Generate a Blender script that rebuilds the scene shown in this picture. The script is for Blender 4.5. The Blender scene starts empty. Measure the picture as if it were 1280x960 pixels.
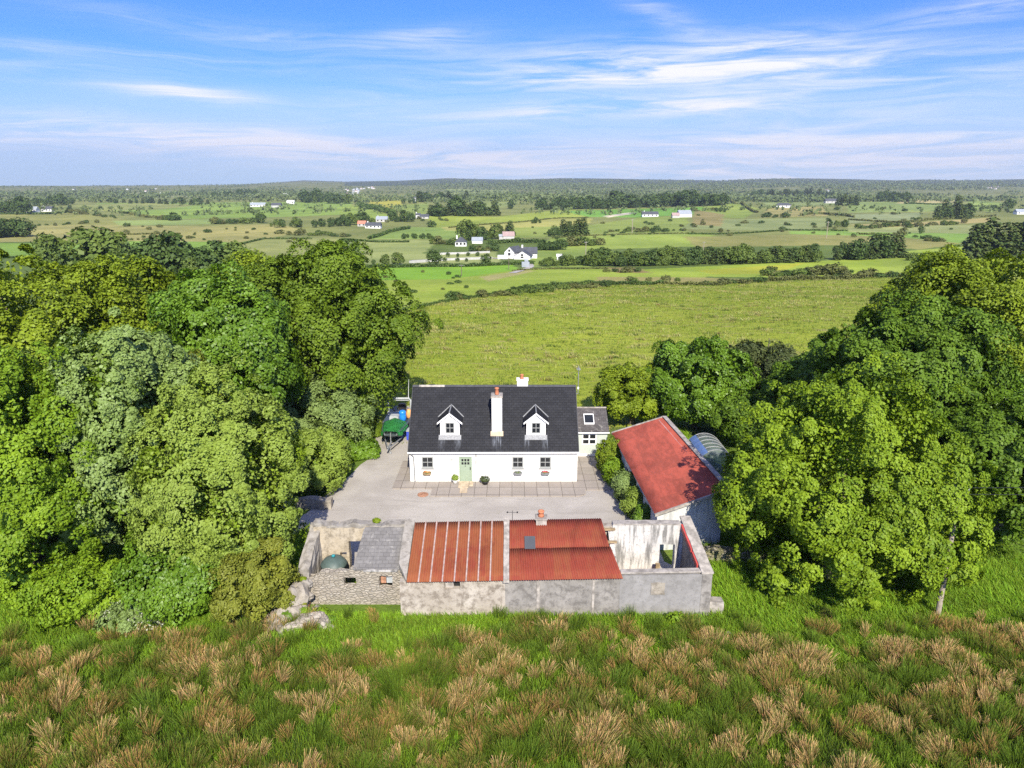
import bpy, bmesh, math, random
import numpy as np
from mathutils import Vector, Matrix, noise as mnoise

R = math.radians
rng = np.random.default_rng(7)
random.seed(7)
scene = bpy.context.scene
C = scene.collection

# ------------------------------------------------------------------ camera model (used to read places off the survey photo)
H, F = 22.0, 887.0
PITCH = math.atan((480 - 227) / F)
cP, sP = math.cos(PITCH), math.sin(PITCH)

def ray(px, py):
    u, v = (px - 640) / F, (py - 480) / F
    return Vector((u, cP - v * sP, -sP - v * cP))
def at_z(px, py, z=0.0):
    d = ray(px, py); t = (z - H) / d.z
    return Vector((d.x * t, d.y * t, z))
def at_y(px, py, y):
    d = ray(px, py); t = y / d.y
    return Vector((d.x * t, y, H + d.z * t))
def depth(y, z): return cP * y + sP * (H - z)

# ------------------------------------------------------------------ terrain
YK = [-100, 105, 150, 200, 280, 400, 600, 900, 1400, 2200, 3200, 4500, 6000, 7000, 7600, 9500]
ZK = [0, 0, -2, -6, -11, -15.5, -17.5, -20, -22, -24, -21, -12, -2, 0, -6, -60]
RIDGE_PX = [-400, 0, 100, 200, 300, 335, 380, 430, 500, 560, 600, 640, 700, 760, 810, 850, 900, 950, 1000, 1060, 1120, 1150, 1200, 1280, 1700]
RIDGE_RW = [233, 233, 233, 232, 231, 228.5, 225.5, 227, 226, 223, 224, 225, 223, 223.5, 224.5, 225, 226, 224, 223.2, 224, 225.5, 224.5, 225.5, 224, 226]

def _fbm(x, y):
    return (np.sin(x * 0.0131 + 1.3 * np.sin(y * 0.0071)) * np.cos(y * 0.0093 + 0.8 * np.sin(x * 0.006)) * 0.6
            + np.sin(x * 0.031 + y * 0.017 + 2.0) * np.cos(y * 0.027 - x * 0.011) * 0.4)

BUMPS = []  # (x, y, height, rx, ry)
def terrain(x, y):
    x = np.asarray(x, float); y = np.asarray(y, float)
    z = np.interp(y, YK, ZK)
    z = z + np.clip((y - 160) / 400, 0, 1) * _fbm(x, y) * np.clip(y / 500, 0.6, 2.4) * 1.1
    for bx, by, bh, rx, ry in BUMPS:
        z = z + bh * np.exp(-((x - bx) / rx) ** 2 - ((y - by) / ry) ** 2)
    px = 640 + F * x / np.maximum(cP * y + 6, 1)
    row = np.interp(px, RIDGE_PX, RIDGE_RW)
    zr = H + (227 - row) / F * y * 1.0
    w = np.clip((y - 2600) / 4400, 0, 1) ** 1.3 * np.clip((8400 - y) / 1300, 0, 1)
    z = z * (1 - w) + zr * w
    # gentle humps of the meadow in front of the sheds
    z = z + 0.16 * np.sin(x * 0.55 + 0.6 * np.sin(y * .4)) * np.cos(y * 0.5 + x * 0.13) * np.clip((31.2 - y) / 3, 0, 1)
    z = z + 0.35 * np.sin(x * 0.16 + 1) * np.cos(y * 0.11) * np.clip((y - 70) / 20, 0, 1) * np.clip((400 - y) / 200, 0, 1)
    return z
def tz(x, y): return float(terrain(x, y))
def ground_at(px, py):
    """the point of the ground seen through this place of the survey photo"""
    d = ray(px, py)
    lo = None; y = 20.0; prev = 15.0
    while y < 9000:
        t = y / d.y
        if H + d.z * t < tz(d.x * t, y):
            a, b = prev, y
            for _ in range(24):
                m = (a + b) / 2; t = m / d.y
                if H + d.z * t < tz(d.x * t, m): b = m
                else: a = m
            t = b / d.y
            return Vector((d.x * t, b, tz(d.x * t, b)))
        prev = y; y *= 1.012
    t = 7000 / d.y
    return Vector((d.x * t, 7000, tz(d.x * t, 7000)))
for bpx, bpy_, bh, rx, ry in ((505, 256, 7, 70, 120), (905, 262, 9, 70, 90), (640, 250, 6, 200, 160), (860, 300, 3, 120, 40), (560, 268, 3, 200, 80)):
    g = ground_at(bpx, bpy_); BUMPS.append((g.x, g.y, bh, rx, ry))

# ------------------------------------------------------------------ node helpers
class NT:
    def __init__(s, tree):
        s.t = tree; s.n = tree.nodes; s.l = tree.links
    def node(s, typ, ins=None, **kw):
        n = s.n.new(typ)
        for k, v in kw.items(): setattr(n, k, v)
        for k, v in (ins or {}).items():
            sock = n.inputs[k]
            if hasattr(v, 'is_output') or isinstance(v, bpy.types.NodeSocket): s.l.new(v, sock)
            else: sock.default_value = v
        return n
    def m(s, op, a, b=0.0, c=None, clamp=False):
        n = s.n.new('ShaderNodeMath'); n.operation = op; n.use_clamp = clamp
        for i, v in enumerate((a, b) + ((c,) if c is not None else ())):
            if isinstance(v, bpy.types.NodeSocket): s.l.new(v, n.inputs[i])
            else: n.inputs[i].default_value = v
        return n.outputs[0]
    def mix(s, f, a, b, blend='MIX'):
        n = s.n.new('ShaderNodeMix'); n.data_type = 'RGBA'; n.blend_type = blend; n.clamp_factor = True
        for i, v in ((0, f), (6, a), (7, b)):
            if isinstance(v, bpy.types.NodeSocket): s.l.new(v, n.inputs[i])
            else: n.inputs[i].default_value = v if i == 0 else (*v[:3], 1)
        return n.outputs[2]
    def noise(s, vec, scale, detail=4, rough=0.55, dist=0.0):
        n = s.node('ShaderNodeTexNoise', {'Scale': scale, 'Detail': detail, 'Roughness': rough, 'Distortion': dist})
        if vec is not None: s.l.new(vec, n.inputs['Vector'])
        return n.outputs['Fac']
    def ramp(s, f, lo, hi, smooth=True):
        n = s.n.new('ShaderNodeMapRange'); n.interpolation_type = 'SMOOTHSTEP' if smooth else 'LINEAR'
        s.l.new(f, n.inputs[0]); n.inputs[1].default_value = lo; n.inputs[2].default_value = hi
        return n.outputs[0]
    def map(s, vec, scale=(1, 1, 1), loc=(0, 0, 0), rot=(0, 0, 0)):
        n = s.node('ShaderNodeMapping', {'Scale': scale, 'Location': loc, 'Rotation': rot})
        s.l.new(vec, n.inputs['Vector']); return n.outputs[0]

def new_mat(name):
    m = bpy.data.materials.new(name); m.use_nodes = True
    m.node_tree.nodes.clear()
    t = NT(m.node_tree)
    out = t.n.new('ShaderNodeOutputMaterial')
    return m, t, out
def surf(t, out, col, rough=0.8, spec=0.3, bump=None, bump_d=0.02, metal=0.0, bump_s=1.0):
    b = t.node('ShaderNodeBsdfPrincipled', {'Roughness': rough, 'Specular IOR Level': spec, 'Metallic': metal})
    if isinstance(col, bpy.types.NodeSocket): t.l.new(col, b.inputs['Base Color'])
    else: b.inputs['Base Color'].default_value = (*col, 1)
    if bump is not None:
        bn = t.node('ShaderNodeBump', {'Strength': bump_s, 'Distance': bump_d, 'Height': bump})
        t.l.new(bn.outputs[0], b.inputs['Normal'])
    t.l.new(b.outputs[0], out.inputs[0])
    return b
def coord(t, which='Object'): return t.n.new('ShaderNodeTexCoord').outputs[which]

def plain(name, col, rough=0.7, spec=0.3, var=0.12, scale=3.0, metal=0.0):
    m, t, out = new_mat(name)
    n = t.noise(coord(t), scale, 5, 0.6)
    c = t.mix(t.ramp(n, 0.3, 0.7), tuple(v * (1 - var) for v in col), tuple(min(1, v * (1 + var)) for v in col))
    surf(t, out, c, rough, spec, bump=n, bump_d=0.01, metal=metal)
    return m

def leaf_mat(name, col, col2, back=None, trans=0.3, rough=0.55, spec=0.22, patch=0.35, silver=None):
    m, t, out = new_mat(name)
    g = t.n.new('ShaderNodeNewGeometry')
    rnd = g.outputs['Random Per Island']
    c = t.mix(rnd, col, col2)
    n = t.noise(coord(t), patch, 3, 0.6)
    c = t.mix(t.m('MULTIPLY', t.ramp(n, 0.38, 0.66), 0.55), c, tuple(v * 1.5 for v in col2))
    if silver:
        sn = t.ramp(t.noise(coord(t), .55, 4, .6, .5), .50, .64)
        c = t.mix(t.m('MULTIPLY', sn, t.m('GREATER_THAN', rnd, .5)), c, silver)
    if back: c = t.mix(t.m('MULTIPLY', g.outputs['Backfacing'], 0.7), c, back)
    b = t.node('ShaderNodeBsdfPrincipled', {'Roughness': rough, 'Specular IOR Level': spec, 'Base Color': c})
    tr = t.node('ShaderNodeBsdfTranslucent', {'Color': t.mix(1.0, c, (1.0, 1.1, 0.45), 'MULTIPLY')})
    mx = t.node('ShaderNodeMixShader', {0: trans})
    t.l.new(b.outputs[0], mx.inputs[1]); t.l.new(tr.outputs[0], mx.inputs[2])
    t.l.new(mx.outputs[0], out.inputs[0])
    return m

def attr_mat(name, rough=0.7, spec=0.2, trans=0.2):
    m, t, out = new_mat(name)
    a = t.n.new('ShaderNodeAttribute'); a.attribute_name = 'tint'
    b = t.node('ShaderNodeBsdfPrincipled', {'Roughness': rough, 'Specular IOR Level': spec, 'Base Color': a.outputs['Color']})
    tr = t.node('ShaderNodeBsdfTranslucent', {'Color': a.outputs['Color']})
    mx = t.node('ShaderNodeMixShader', {0: trans})
    t.l.new(b.outputs[0], mx.inputs[1]); t.l.new(tr.outputs[0], mx.inputs[2])
    t.l.new(mx.outputs[0], out.inputs[0])
    return m

# ------------------------------------------------------------------ object helpers
def link(name, me, m=None, parent=None):
    o = bpy.data.objects.new(name, me); C.objects.link(o)
    if m is not None and me is not None: me.materials.append(m)
    if parent is not None: o.parent = parent
    return o
def tag(o, label=None, cat=None, group=None, kind=None):
    if label: o['label'] = label
    if cat: o['category'] = cat
    if group: o['group'] = group
    if kind: o['kind'] = kind
    return o
def empty(name, loc, label, cat, group=None, rz=0.0):
    o = bpy.data.objects.new(name, None); C.objects.link(o)
    o.location = loc; o.rotation_euler = (0, 0, rz); o.empty_display_size = 0.2
    return tag(o, label, cat, group)
def copy_tree(o, parent=None):
    c = o.copy(); C.objects.link(c); c.parent = parent
    for ch in list(o.children): copy_tree(ch, c)
    return c
def part(name, bm, m, parent, smooth=False):
    """one mesh object in world coordinates under a thing whose Empty stands at parent.location"""
    me = bpy.data.meshes.new(name)
    bmesh.ops.recalc_face_normals(bm, faces=bm.faces)
    bm.to_mesh(me); bm.free()
    if parent is not None:
        p = parent; off = Vector((0, 0, 0)); rz = 0
        while p is not None:
            off += Vector(p.location); p = p.parent
        me.transform(Matrix.Translation(-off))
    if smooth:
        for f in me.polygons: f.use_smooth = True
    return link(name, me, m, parent)
def BM(): return bmesh.new()
def box(bm, x0, x1, y0, y1, z0, z1):
    v = [bm.verts.new(p) for p in ((x0, y0, z0), (x1, y0, z0), (x1, y1, z0), (x0, y1, z0), (x0, y0, z1), (x1, y0, z1), (x1, y1, z1), (x0, y1, z1))]
    for f in ((0, 3, 2, 1), (4, 5, 6, 7), (0, 1, 5, 4), (1, 2, 6, 5), (2, 3, 7, 6), (3, 0, 4, 7)): bm.faces.new([v[i] for i in f])
    return bm
def hexa(bm, low, high):
    """low, high: four corners each, same order"""
    v = [bm.verts.new(p) for p in list(low) + list(high)]
    for f in ((3, 2, 1, 0), (4, 5, 6, 7), (0, 1, 5, 4), (1, 2, 6, 5), (2, 3, 7, 6), (3, 0, 4, 7)): bm.faces.new([v[i] for i in f])
    return bm
def prism(bm, pts, a0, a1, axis='x'):
    """polygon pts in the two other axes, pushed from a0 to a1 along axis"""
    def P(a, p):
        return (a, p[0], p[1]) if axis == 'x' else ((p[0], a, p[1]) if axis == 'y' else (p[0], p[1], a))
    A = [bm.verts.new(P(a0, p)) for p in pts]; B = [bm.verts.new(P(a1, p)) for p in pts]
    bm.faces.new(A); bm.faces.new(B[::-1])
    n = len(pts)
    for i in range(n): bm.faces.new((A[i], B[i], B[(i + 1) % n], A[(i + 1) % n]))
    return bm
def tube(bm, pts, radii, n=8, cap=True):
    pts = [Vector(p) for p in pts]; rings = []
    for i, p in enumerate(pts):
        d = (pts[min(i + 1, len(pts) - 1)] - pts[max(i - 1, 0)]).normalized()
        a = d.orthogonal().normalized(); b = d.cross(a)
        if i and rings:  # keep the twist low
            pa = (rings[-1][0].co - pts[i - 1]); pa = (pa - d * pa.dot(d))
            if pa.length > 1e-6: a = pa.normalized(); b = d.cross(a)
        rings.append([bm.verts.new(p + (a * math.cos(2 * math.pi * k / n) + b * math.sin(2 * math.pi * k / n)) * radii[i]) for k in range(n)])
    for r0, r1 in zip(rings, rings[1:]):
        for k in range(n): bm.faces.new((r0[k], r0[(k + 1) % n], r1[(k + 1) % n], r1[k]))
    if cap:
        bm.faces.new(rings[0][::-1]); bm.faces.new(rings[-1])
    return bm
def lathe(bm, prof, cx, cy, n=16):
    rings = [[bm.verts.new((cx + r * math.cos(2 * math.pi * k / n), cy + r * math.sin(2 * math.pi * k / n), z)) for k in range(n)] for r, z in prof]
    for r0, r1 in zip(rings, rings[1:]):
        for k in range(n): bm.faces.new((r0[k], r0[(k + 1) % n], r1[(k + 1) % n], r1[k]))
    bm.faces.new(rings[0][::-1]); bm.faces.new(rings[-1])
    return bm
def wall(bm, x0, x1, y0, y1, zb, zt, holes=(), sub=None, axis='x'):
    """wall along x (or along y), with real openings (a0, a1, z0, z1); zt may be a function of the running coordinate"""
    top = zt if callable(zt) else (lambda a: zt)
    A0, A1 = (x0, x1) if axis == 'x' else (y0, y1)
    ztm = max(top(A0), top(A1))
    xs = sorted({A0, A1, *[h[0] for h in holes], *[h[1] for h in holes]})
    zs = sorted({0.0, 1.0})
    zs = sorted({zb, ztm, *[h[2] for h in holes], *[h[3] for h in holes]})
    if sub:
        def dens(v):
            o = []
            for a, b in zip(v, v[1:]):
                k = max(1, int(round((b - a) / sub))); o += [a + (b - a) * i / k for i in range(k)]
            return o + [v[-1]]
        xs, zs = dens(xs), dens(zs)
    def zz(a, z):
        if z <= zb: return z
        hmax = max([h[3] for h in holes], default=zb)
        if z <= hmax: return z
        f = (z - hmax) / (ztm - hmax)
        return hmax + (top(a) - hmax) * f
    def solid(i, j):
        if i < 0 or j < 0 or i >= len(xs) - 1 or j >= len(zs) - 1: return False
        cx, cz = (xs[i] + xs[i + 1]) / 2, (zs[j] + zs[j + 1]) / 2
        return not any(h[0] < cx < h[1] and h[2] < cz < h[3] for h in holes)
    cache = {}
    def V(i, j, s):
        k = (i, j, s)
        if k not in cache:
            a = xs[i]; z = zz(a, zs[j])
            if axis == 'x': p = (a, (y0, y1)[s], z)
            else: p = ((x0, x1)[s], a, z)
            cache[k] = bm.verts.new(p)
        return cache[k]
    for i in range(len(xs) - 1):
        for j in range(len(zs) - 1):
            if not solid(i, j): continue
            bm.faces.new((V(i, j, 0), V(i + 1, j, 0), V(i + 1, j + 1, 0), V(i, j + 1, 0)))
            bm.faces.new((V(i, j, 1), V(i, j + 1, 1), V(i + 1, j + 1, 1), V(i + 1, j, 1)))
            if not solid(i - 1, j): bm.faces.new((V(i, j, 0), V(i, j + 1, 0), V(i, j + 1, 1), V(i, j, 1)))
            if not solid(i + 1, j): bm.faces.new((V(i + 1, j, 0), V(i + 1, j, 1), V(i + 1, j + 1, 1), V(i + 1, j + 1, 0)))
            if not solid(i, j - 1): bm.faces.new((V(i, j, 0), V(i, j, 1), V(i + 1, j, 1), V(i + 1, j, 0)))
            if not solid(i, j + 1): bm.faces.new((V(i, j + 1, 0), V(i + 1, j + 1, 0), V(i + 1, j + 1, 1), V(i, j + 1, 1)))
    return bm
def roughen(bm, amp, scale=1.5, seed=0, zmin=0.05, top=None):
    for v in bm.verts:
        if v.co.z > zmin:
            n = mnoise.noise_vector(v.co * scale + Vector((seed, seed * 2, 0)))
            v.co += n * amp
            if top and v.co.z > top: v.co.z += abs(mnoise.noise(v.co * 2.2 + Vector((seed, 0, 0)))) * amp * 3 - amp
    return bm
def corrugated(p00, p10, p11, p01, waves, amp=0.024, th=0.012, rows=6, steps=6):
    """sheet metal patch; waves run from the p00-p10 edge to the p01-p11 edge"""
    p00, p10, p11, p01 = map(Vector, (p00, p10, p11, p01))
    nrm = (p10 - p00).cross(p01 - p00).normalized()
    if nrm.z < 0: nrm = -nrm
    nx = waves * steps
    bm = BM(); L = []
    for s in (0, 1):
        g = []
        for j in range(rows + 1):
            v = j / rows; row = []
            for i in range(nx + 1):
                u = i / nx
                p = (p00 * (1 - u) + p10 * u) * (1 - v) + (p01 * (1 - u) + p11 * u) * v
                sag = mnoise.noise(p * 0.9) * 0.012
                row.append(bm.verts.new(p + nrm * (amp * math.sin(u * waves * 2 * math.pi) - s * th + sag)))
            g.append(row)
        L.append(g)
    for j in range(rows):
        for i in range(nx):
            a = L[0]; bm.faces.new((a[j][i], a[j][i + 1], a[j + 1][i + 1], a[j + 1][i]))
            a = L[1]; bm.faces.new((a[j][i], a[j + 1][i], a[j + 1][i + 1], a[j][i + 1]))
    for i in range(nx):
        for j in (0, rows): bm.faces.new((L[0][j][i], L[1][j][i], L[1][j][i + 1], L[0][j][i + 1]))
    for j in range(rows):
        for i in (0, nx): bm.faces.new((L[0][j][i], L[0][j + 1][i], L[1][j + 1][i], L[1][j][i]))
    return bm

# ------------------------------------------------------------------ numpy meshes (leaves, blades)
def np_mesh(name, verts, faces, col=None):
    k = faces.shape[1]
    me = bpy.data.meshes.new(name)
    me.vertices.add(len(verts)); me.vertices.foreach_set('co', np.ascontiguousarray(verts, np.float32).ravel())
    me.loops.add(faces.size); me.loops.foreach_set('vertex_index', np.ascontiguousarray(faces, np.int32).ravel())
    me.polygons.add(len(faces)); me.polygons.foreach_set('loop_start', np.arange(0, faces.size, k, dtype=np.int32))
    me.update(calc_edges=True)
    if col is not None:
        a = me.attributes.new('tint', 'FLOAT_COLOR', 'POINT')
        c4 = np.ones((len(verts), 4), np.float32); c4[:, :3] = col
        a.data.foreach_set('color', c4.ravel())
    return me
def unit(v): return v / np.maximum(np.linalg.norm(v, axis=1, keepdims=True), 1e-9)
def leaf_quads(P, N, size, aspect=0.7, fold=0.15, r=rng):
    n = len(P)
    N = unit(N)
    T = unit(np.cross(N, unit(r.normal(size=(n, 3)))))
    B = np.cross(N, T)
    s = size[:, None] if np.ndim(size) else size
    v = np.empty((n, 4, 3), np.float32)
    v[:, 0] = P - T * s * .5
    v[:, 1] = P + B * s * .5 * aspect + N * s * fold + T * s * .05
    v[:, 2] = P + T * s * .5 - N * s * fold * .5
    v[:, 3] = P - B * s * .5 * aspect + N * s * fold + T * s * .05
    return v.reshape(-1, 3), np.arange(n * 4, dtype=np.int32).reshape(n, 4)

def crown_points(rx, ry, rz, n_leaves, leaf, r, lobes=12, clump=0.5, up=0.35, flat=0.3, low=-0.75, inner=0.13, gaps=-.26, core=.76, lobe_r=(0.36, 0.5), spread=0.62):
    """leaf positions and normals for a broadleaved crown about the origin"""
    rad = np.array((rx, ry, rz)); mean = (rx + ry + rz) / 3
    cs = [np.zeros(3)]; rs = [core]
    def direction():
        while True:
            d = r.normal(size=3); d /= np.linalg.norm(d)
            if d[2] > low: return d
    for i in range(lobes):
        cs.append(direction() * (spread + r.uniform(-.12, .1))); rs.append(r.uniform(*lobe_r) * r.uniform(.85, 1.1))
    for i in range(int(lobes * 1.6)):  # boughs that break the outline
        cs.append(direction() * r.uniform(.70, .86)); rs.append(r.uniform(.17, .28))
    cs = np.array(cs); rs = np.array(rs)
    area = 4 * math.pi * mean * mean * 1.25
    clump *= 1.22
    nc = int(area / (clump * clump * 1.9))
    w = rs ** 2; w = w / w.sum()
    li = r.choice(len(cs), size=nc * 3, p=w)
    d = unit(r.normal(size=(nc * 3, 3)))
    jit = 1 + r.normal(0, .10, nc * 3) + (r.random(nc * 3) < .2) * r.uniform(0, .24, nc * 3)
    p = cs[li] + d * (rs[li] * jit)[:, None]
    keep = p[:, 2] > low * 1.05
    for k in range(len(cs)):
        keep &= ~((np.linalg.norm(p - cs[k], axis=1) < rs[k] * 0.86) & (li != k))
    ph = r.random(6) * 6.28; fq = 5.2
    gap = np.sin(p[:, 0] * fq + ph[0] + 1.5 * np.sin(p[:, 1] * 3 + ph[1])) * np.sin(p[:, 2] * fq + ph[2] + 1.2 * np.sin(p[:, 0] * 4 + ph[3])) + .5 * np.sin(p[:, 1] * 9 + ph[4]) * np.sin(p[:, 2] * 10 + p[:, 0] * 8 + ph[5])
    keep &= gap > gaps + r.normal(0, .1, len(p))
    p, d = p[keep], d[keep]
    if len(p) > nc: p, d = p[:nc], d[:nc]
    nc = len(p)
    cn = unit(unit(d / rad) + np.array((0, 0, up)) + r.normal(0, .18, (nc, 3)))
    cp = p * rad
    k = max(4, int(n_leaves * (1 - inner) / nc))
    cr = clump * r.uniform(.55, 1.5, nc)
    t = unit(np.cross(cn, unit(r.normal(size=(nc, 3))))); b = np.cross(cn, t)
    uu = np.sqrt(r.random((nc, k))); th = r.random((nc, k)) * 2 * math.pi
    ox = (uu * np.cos(th))[..., None]; oy = (uu * np.sin(th))[..., None]
    off = (t[:, None] * ox + b[:, None] * oy) * cr[:, None, None]
    off = off + cn[:, None] * (((1 - uu ** 2) * flat * 1.5 * cr[:, None]) + r.normal(0, .12, (nc, k)) * cr[:, None])[..., None]
    off[..., 2] -= (uu ** 2) * cr[:, None] * 0.4
    P = (cp[:, None] + off).reshape(-1, 3)
    N = (cn[:, None] + (t[:, None] * ox + b[:, None] * oy) * .55 + r.normal(0, .38, (nc, k, 3))).reshape(-1, 3)
    S = leaf * r.uniform(.65, 1.3, len(P))
    ni = int(n_leaves * inner)
    li = r.choice(len(cs), size=ni, p=w)
    q = cs[li] + unit(r.normal(size=(ni, 3))) * (rs[li] * r.uniform(.4, .8, ni))[:, None]
    q = q[q[:, 2] > low]
    P = np.vstack((P, q * rad)); N = np.vstack((N, r.normal(size=(len(q), 3)) + (0, 0, .4)))
    S = np.concatenate((S, np.full(len(q), leaf * 1.5)))
    return P, N, S, cs * rad

def trunk_bm(ends, zb, r0, seed=0):
    rr = random.Random(seed); bm = BM()
    ztop = max(e[2] for e in ends)
    fork = zb + (ztop - zb) * 0.35
    pts = [(0, 0, zb - .3), (rr.uniform(-.1, .1), rr.uniform(-.1, .1), zb + (fork - zb) * .5), (rr.uniform(-.2, .2), rr.uniform(-.2, .2), fork), (rr.uniform(-.3, .3), 0, fork + (ztop - fork) * .6)]
    tube(bm, pts, [r0 * 1.25, r0, r0 * .8, r0 * .3], 9)
    for e in ends:
        f = rr.uniform(.35, .95); st = Vector((0, 0, zb + (fork - zb) * f))
        e = Vector(e); md = st.lerp(e, .5) + Vector((rr.uniform(-.3, .3), rr.uniform(-.3, .3), rr.uniform(0, .5)))
        tube(bm, [st, md, e], [r0 * .45, r0 * .28, r0 * .1], 6)
    return bm

TREE_SEED = [100]
def broadleaf(name, cat, label, x, y, zlow, ztop, rx, ry, mats, n=50000, leaf=.24, group=None, trunk_r=.35, zb=0.0, **kw):
    TREE_SEED[0] += 1; r = np.random.default_rng(TREE_SEED[0])
    rz = (ztop - zlow) / 2; zc = (ztop + zlow) / 2
    root = empty(name, (x, y, zb), label, cat, group)
    P, N, S, cs = crown_points(rx, ry, rz, int(n * 1.55), leaf * .8, r, **kw)
    P = P + np.array((0, 0, zc - zb))
    ok = P[:, 2] > 0.05
    P, N, S = P[ok], N[ok], S[ok]
    v, f = leaf_quads(P, N, S, .75, .14, r)
    link('crown', np_mesh('crown', v, f), mats[0], root)
    cs = cs[:12]
    ends = [(c[0] * .9, c[1] * .9, max(c[2] + zc - zb, .6)) for c in cs[1:]]
    bm = trunk_bm(ends, 0, trunk_r, TREE_SEED[0])
    me = bpy.data.meshes.new('trunk'); bm.to_mesh(me); bm.free()
    link('trunk', me, mats[1], root)
    return root
def px_tree(name, cat, label, cx, top, half, y, zlow, mats, depth_ratio=1.0, **kw):
    """a tree whose middle stands at distance y below photo column cx, its crown as wide and as high as the photo shows"""
    p = at_y(cx, top, y)
    rx = half / F * depth(y, (p.z + zlow) / 2)
    p2 = at_y(cx, 480, y); x = (cx - 640) / F * depth(y, (p.z + zlow) / 2)
    return broadleaf(name, cat, label, x, y, zlow, p.z, rx, rx * depth_ratio, mats, **kw)
def conifer_mesh(h, rad, n_whorl, per, needle, r, droop=.25, bare=.08):
    P, N, S = [], [], []
    for i in range(n_whorl):
        f = i / n_whorl; z = h * (bare + (1 - bare) * f); br = rad * (1 - f) ** .8 * r.uniform(.8, 1.15) + .1
        nb = max(4, int(9 * (1 - f) + 3))
        a0 = r.random() * 6.28
        for b in range(nb):
            a = a0 + b * 6.283 / nb + r.normal(0, .15); L = br * r.uniform(.75, 1.2)
            k = max(3, int(per * L / rad))
            s = np.sqrt(r.random(k)) * L
            w = r.normal(0, .10, k) * L
            x = np.cos(a) * s - np.sin(a) * w; y = np.sin(a) * s + np.cos(a) * w
            zz = z - droop * s + .06 * s * s / max(L, .1) + r.normal(0, .04, k) * L
            P.append(np.stack((x, y, zz), 1)); N.append(np.stack((np.cos(a) * .3 + r.normal(0, .35, k), np.sin(a) * .3 + r.normal(0, .35, k), np.full(k, .8)), 1)); S.append(needle * r.uniform(.6, 1.3, k))
    return np.vstack(P), np.vstack(N), np.concatenate(S)

# ------------------------------------------------------------------ materials
M = {}
M['silver'] = leaf_mat('sycamore_silver_leaf', (0.096, 0.178, 0.013), (0.161, 0.243, 0.026), back=(0.217, 0.297, 0.090), trans=.15, rough=.5, spec=.3, silver=(0.204, 0.292, 0.085))
M['lime'] = leaf_mat('lime_green_leaf', (0.103, 0.196, 0.009), (0.178, 0.269, 0.015), trans=.15)
M['maple'] = leaf_mat('maple_leaf', (.108, .192, .009), (.185, .262, .014), trans=.18)
M['lime2'] = leaf_mat('yellowish_green_leaf', (0.117, 0.203, 0.011), (0.196, 0.280, 0.020), back=(0.226, 0.297, 0.055), trans=.15, silver=(0.239, 0.317, 0.055))
M['mid'] = leaf_mat('mid_green_leaf', (0.070, 0.148, 0.009), (0.122, 0.210, 0.015), trans=.15, rough=.45, spec=.35)
M['dark'] = leaf_mat('deep_green_leaf', (0.057, 0.119, 0.008), (0.103, 0.170, 0.013), trans=.15)
M['olive'] = leaf_mat('olive_leaf', (0.109, 0.168, 0.009), (0.178, 0.233, 0.013), trans=.15)
M['beech'] = leaf_mat('beech_leaf', (0.070, 0.127, 0.008), (0.122, 0.180, 0.013), trans=.15)
M['willow'] = leaf_mat('grey_willow_leaf', (0.100, 0.163, 0.020), (0.161, 0.223, 0.040), back=(0.200, 0.277, 0.090), trans=.15)
M['tawny'] = leaf_mat('tawny_leaf', (0.126, 0.153, 0.018), (0.196, 0.210, 0.027), trans=.15)
M['blackish'] = leaf_mat('dark_needle', (0.035, 0.059, 0.019), (0.071, 0.088, 0.026), trans=.12)
M['conifer'] = leaf_mat('conifer_needle', (0.047, 0.088, 0.021), (0.106, 0.136, 0.035), trans=.12)
M['blossom'] = leaf_mat('cream_blossom', (.26, .29, .16), (.46, .47, .36), trans=.2)
M['far_dark'] = leaf_mat('far_dark_leaf', (0.042, 0.080, 0.017), (0.080, 0.124, 0.028), trans=.12, patch=.05)
M['far_mid'] = leaf_mat('far_green_leaf', (0.071, 0.118, 0.021), (0.130, 0.177, 0.033), trans=.15, patch=.05)
M['far_wood'] = leaf_mat('distant_wood_leaf', (.075, .11, .035), (.12, .155, .05), trans=.12, patch=.02)
M['far_gorse'] = leaf_mat('far_scrub_leaf', (0.088, 0.112, 0.031), (0.153, 0.159, 0.047), trans=.12, patch=.05)
M['bark'] = plain('bark', (.16, .13, .10), .95, .1, .35, 4)
M['white'] = plain('white_render', (.74, .73, .71), .85, .2, .03, 2)
M['grey_paint'] = plain('grey_paint', (.36, .37, .36), .6, .3, .06, 8)
M['white_paint'] = plain('white_paint', (.8, .8, .79), .5, .4, .03, 6)
M['sage'] = plain('sage_door_paint', (.29, .36, .27), .55, .4, .04, 6)
M['sage_wall'] = plain('pale_sage_render', (.44, .48, .43), .9, .2, .05, 3)
M['glass'] = plain('window_glass', (.018, .02, .022), .08, .6, .2, 2)
M['gutter'] = plain('grey_gutter', (.22, .23, .24), .5, .4, .08, 5)
M['terracotta'] = plain('terracotta', (.50, .19, .10), .8, .2, .15, 9)
M['lead'] = plain('lead_flashing', (.26, .265, .27), .6, .4, .25, 9)
M['black'] = plain('black_metal', (.02, .02, .022), .5, .4, .2, 8)
M['steel'] = plain('galvanised_steel', (.42, .43, .44), .45, .5, .15, 7, .6)
M['timber'] = plain('weathered_timber', (.30, .22, .13), .9, .1, .3, 5)
M['pole'] = plain('pole_timber', (.33, .28, .22), .9, .1, .2, 4)
M['concrete'] = plain('concrete', (.33, .30, .265), .95, .1, .35, 3)
M['rubber'] = plain('rubber', (.025, .025, .025), .8, .3, .2, 9)
M['tarp'] = plain('green_tarp', (.05, .30, .07), .5, .4, .25, 3)
M['hull'] = plain('dark_hull_paint', (.06, .075, .08), .4, .5, .2, 3)
M['hull_grey'] = plain('grey_deck', (.38, .40, .40), .6, .4, .15, 3)
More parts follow.
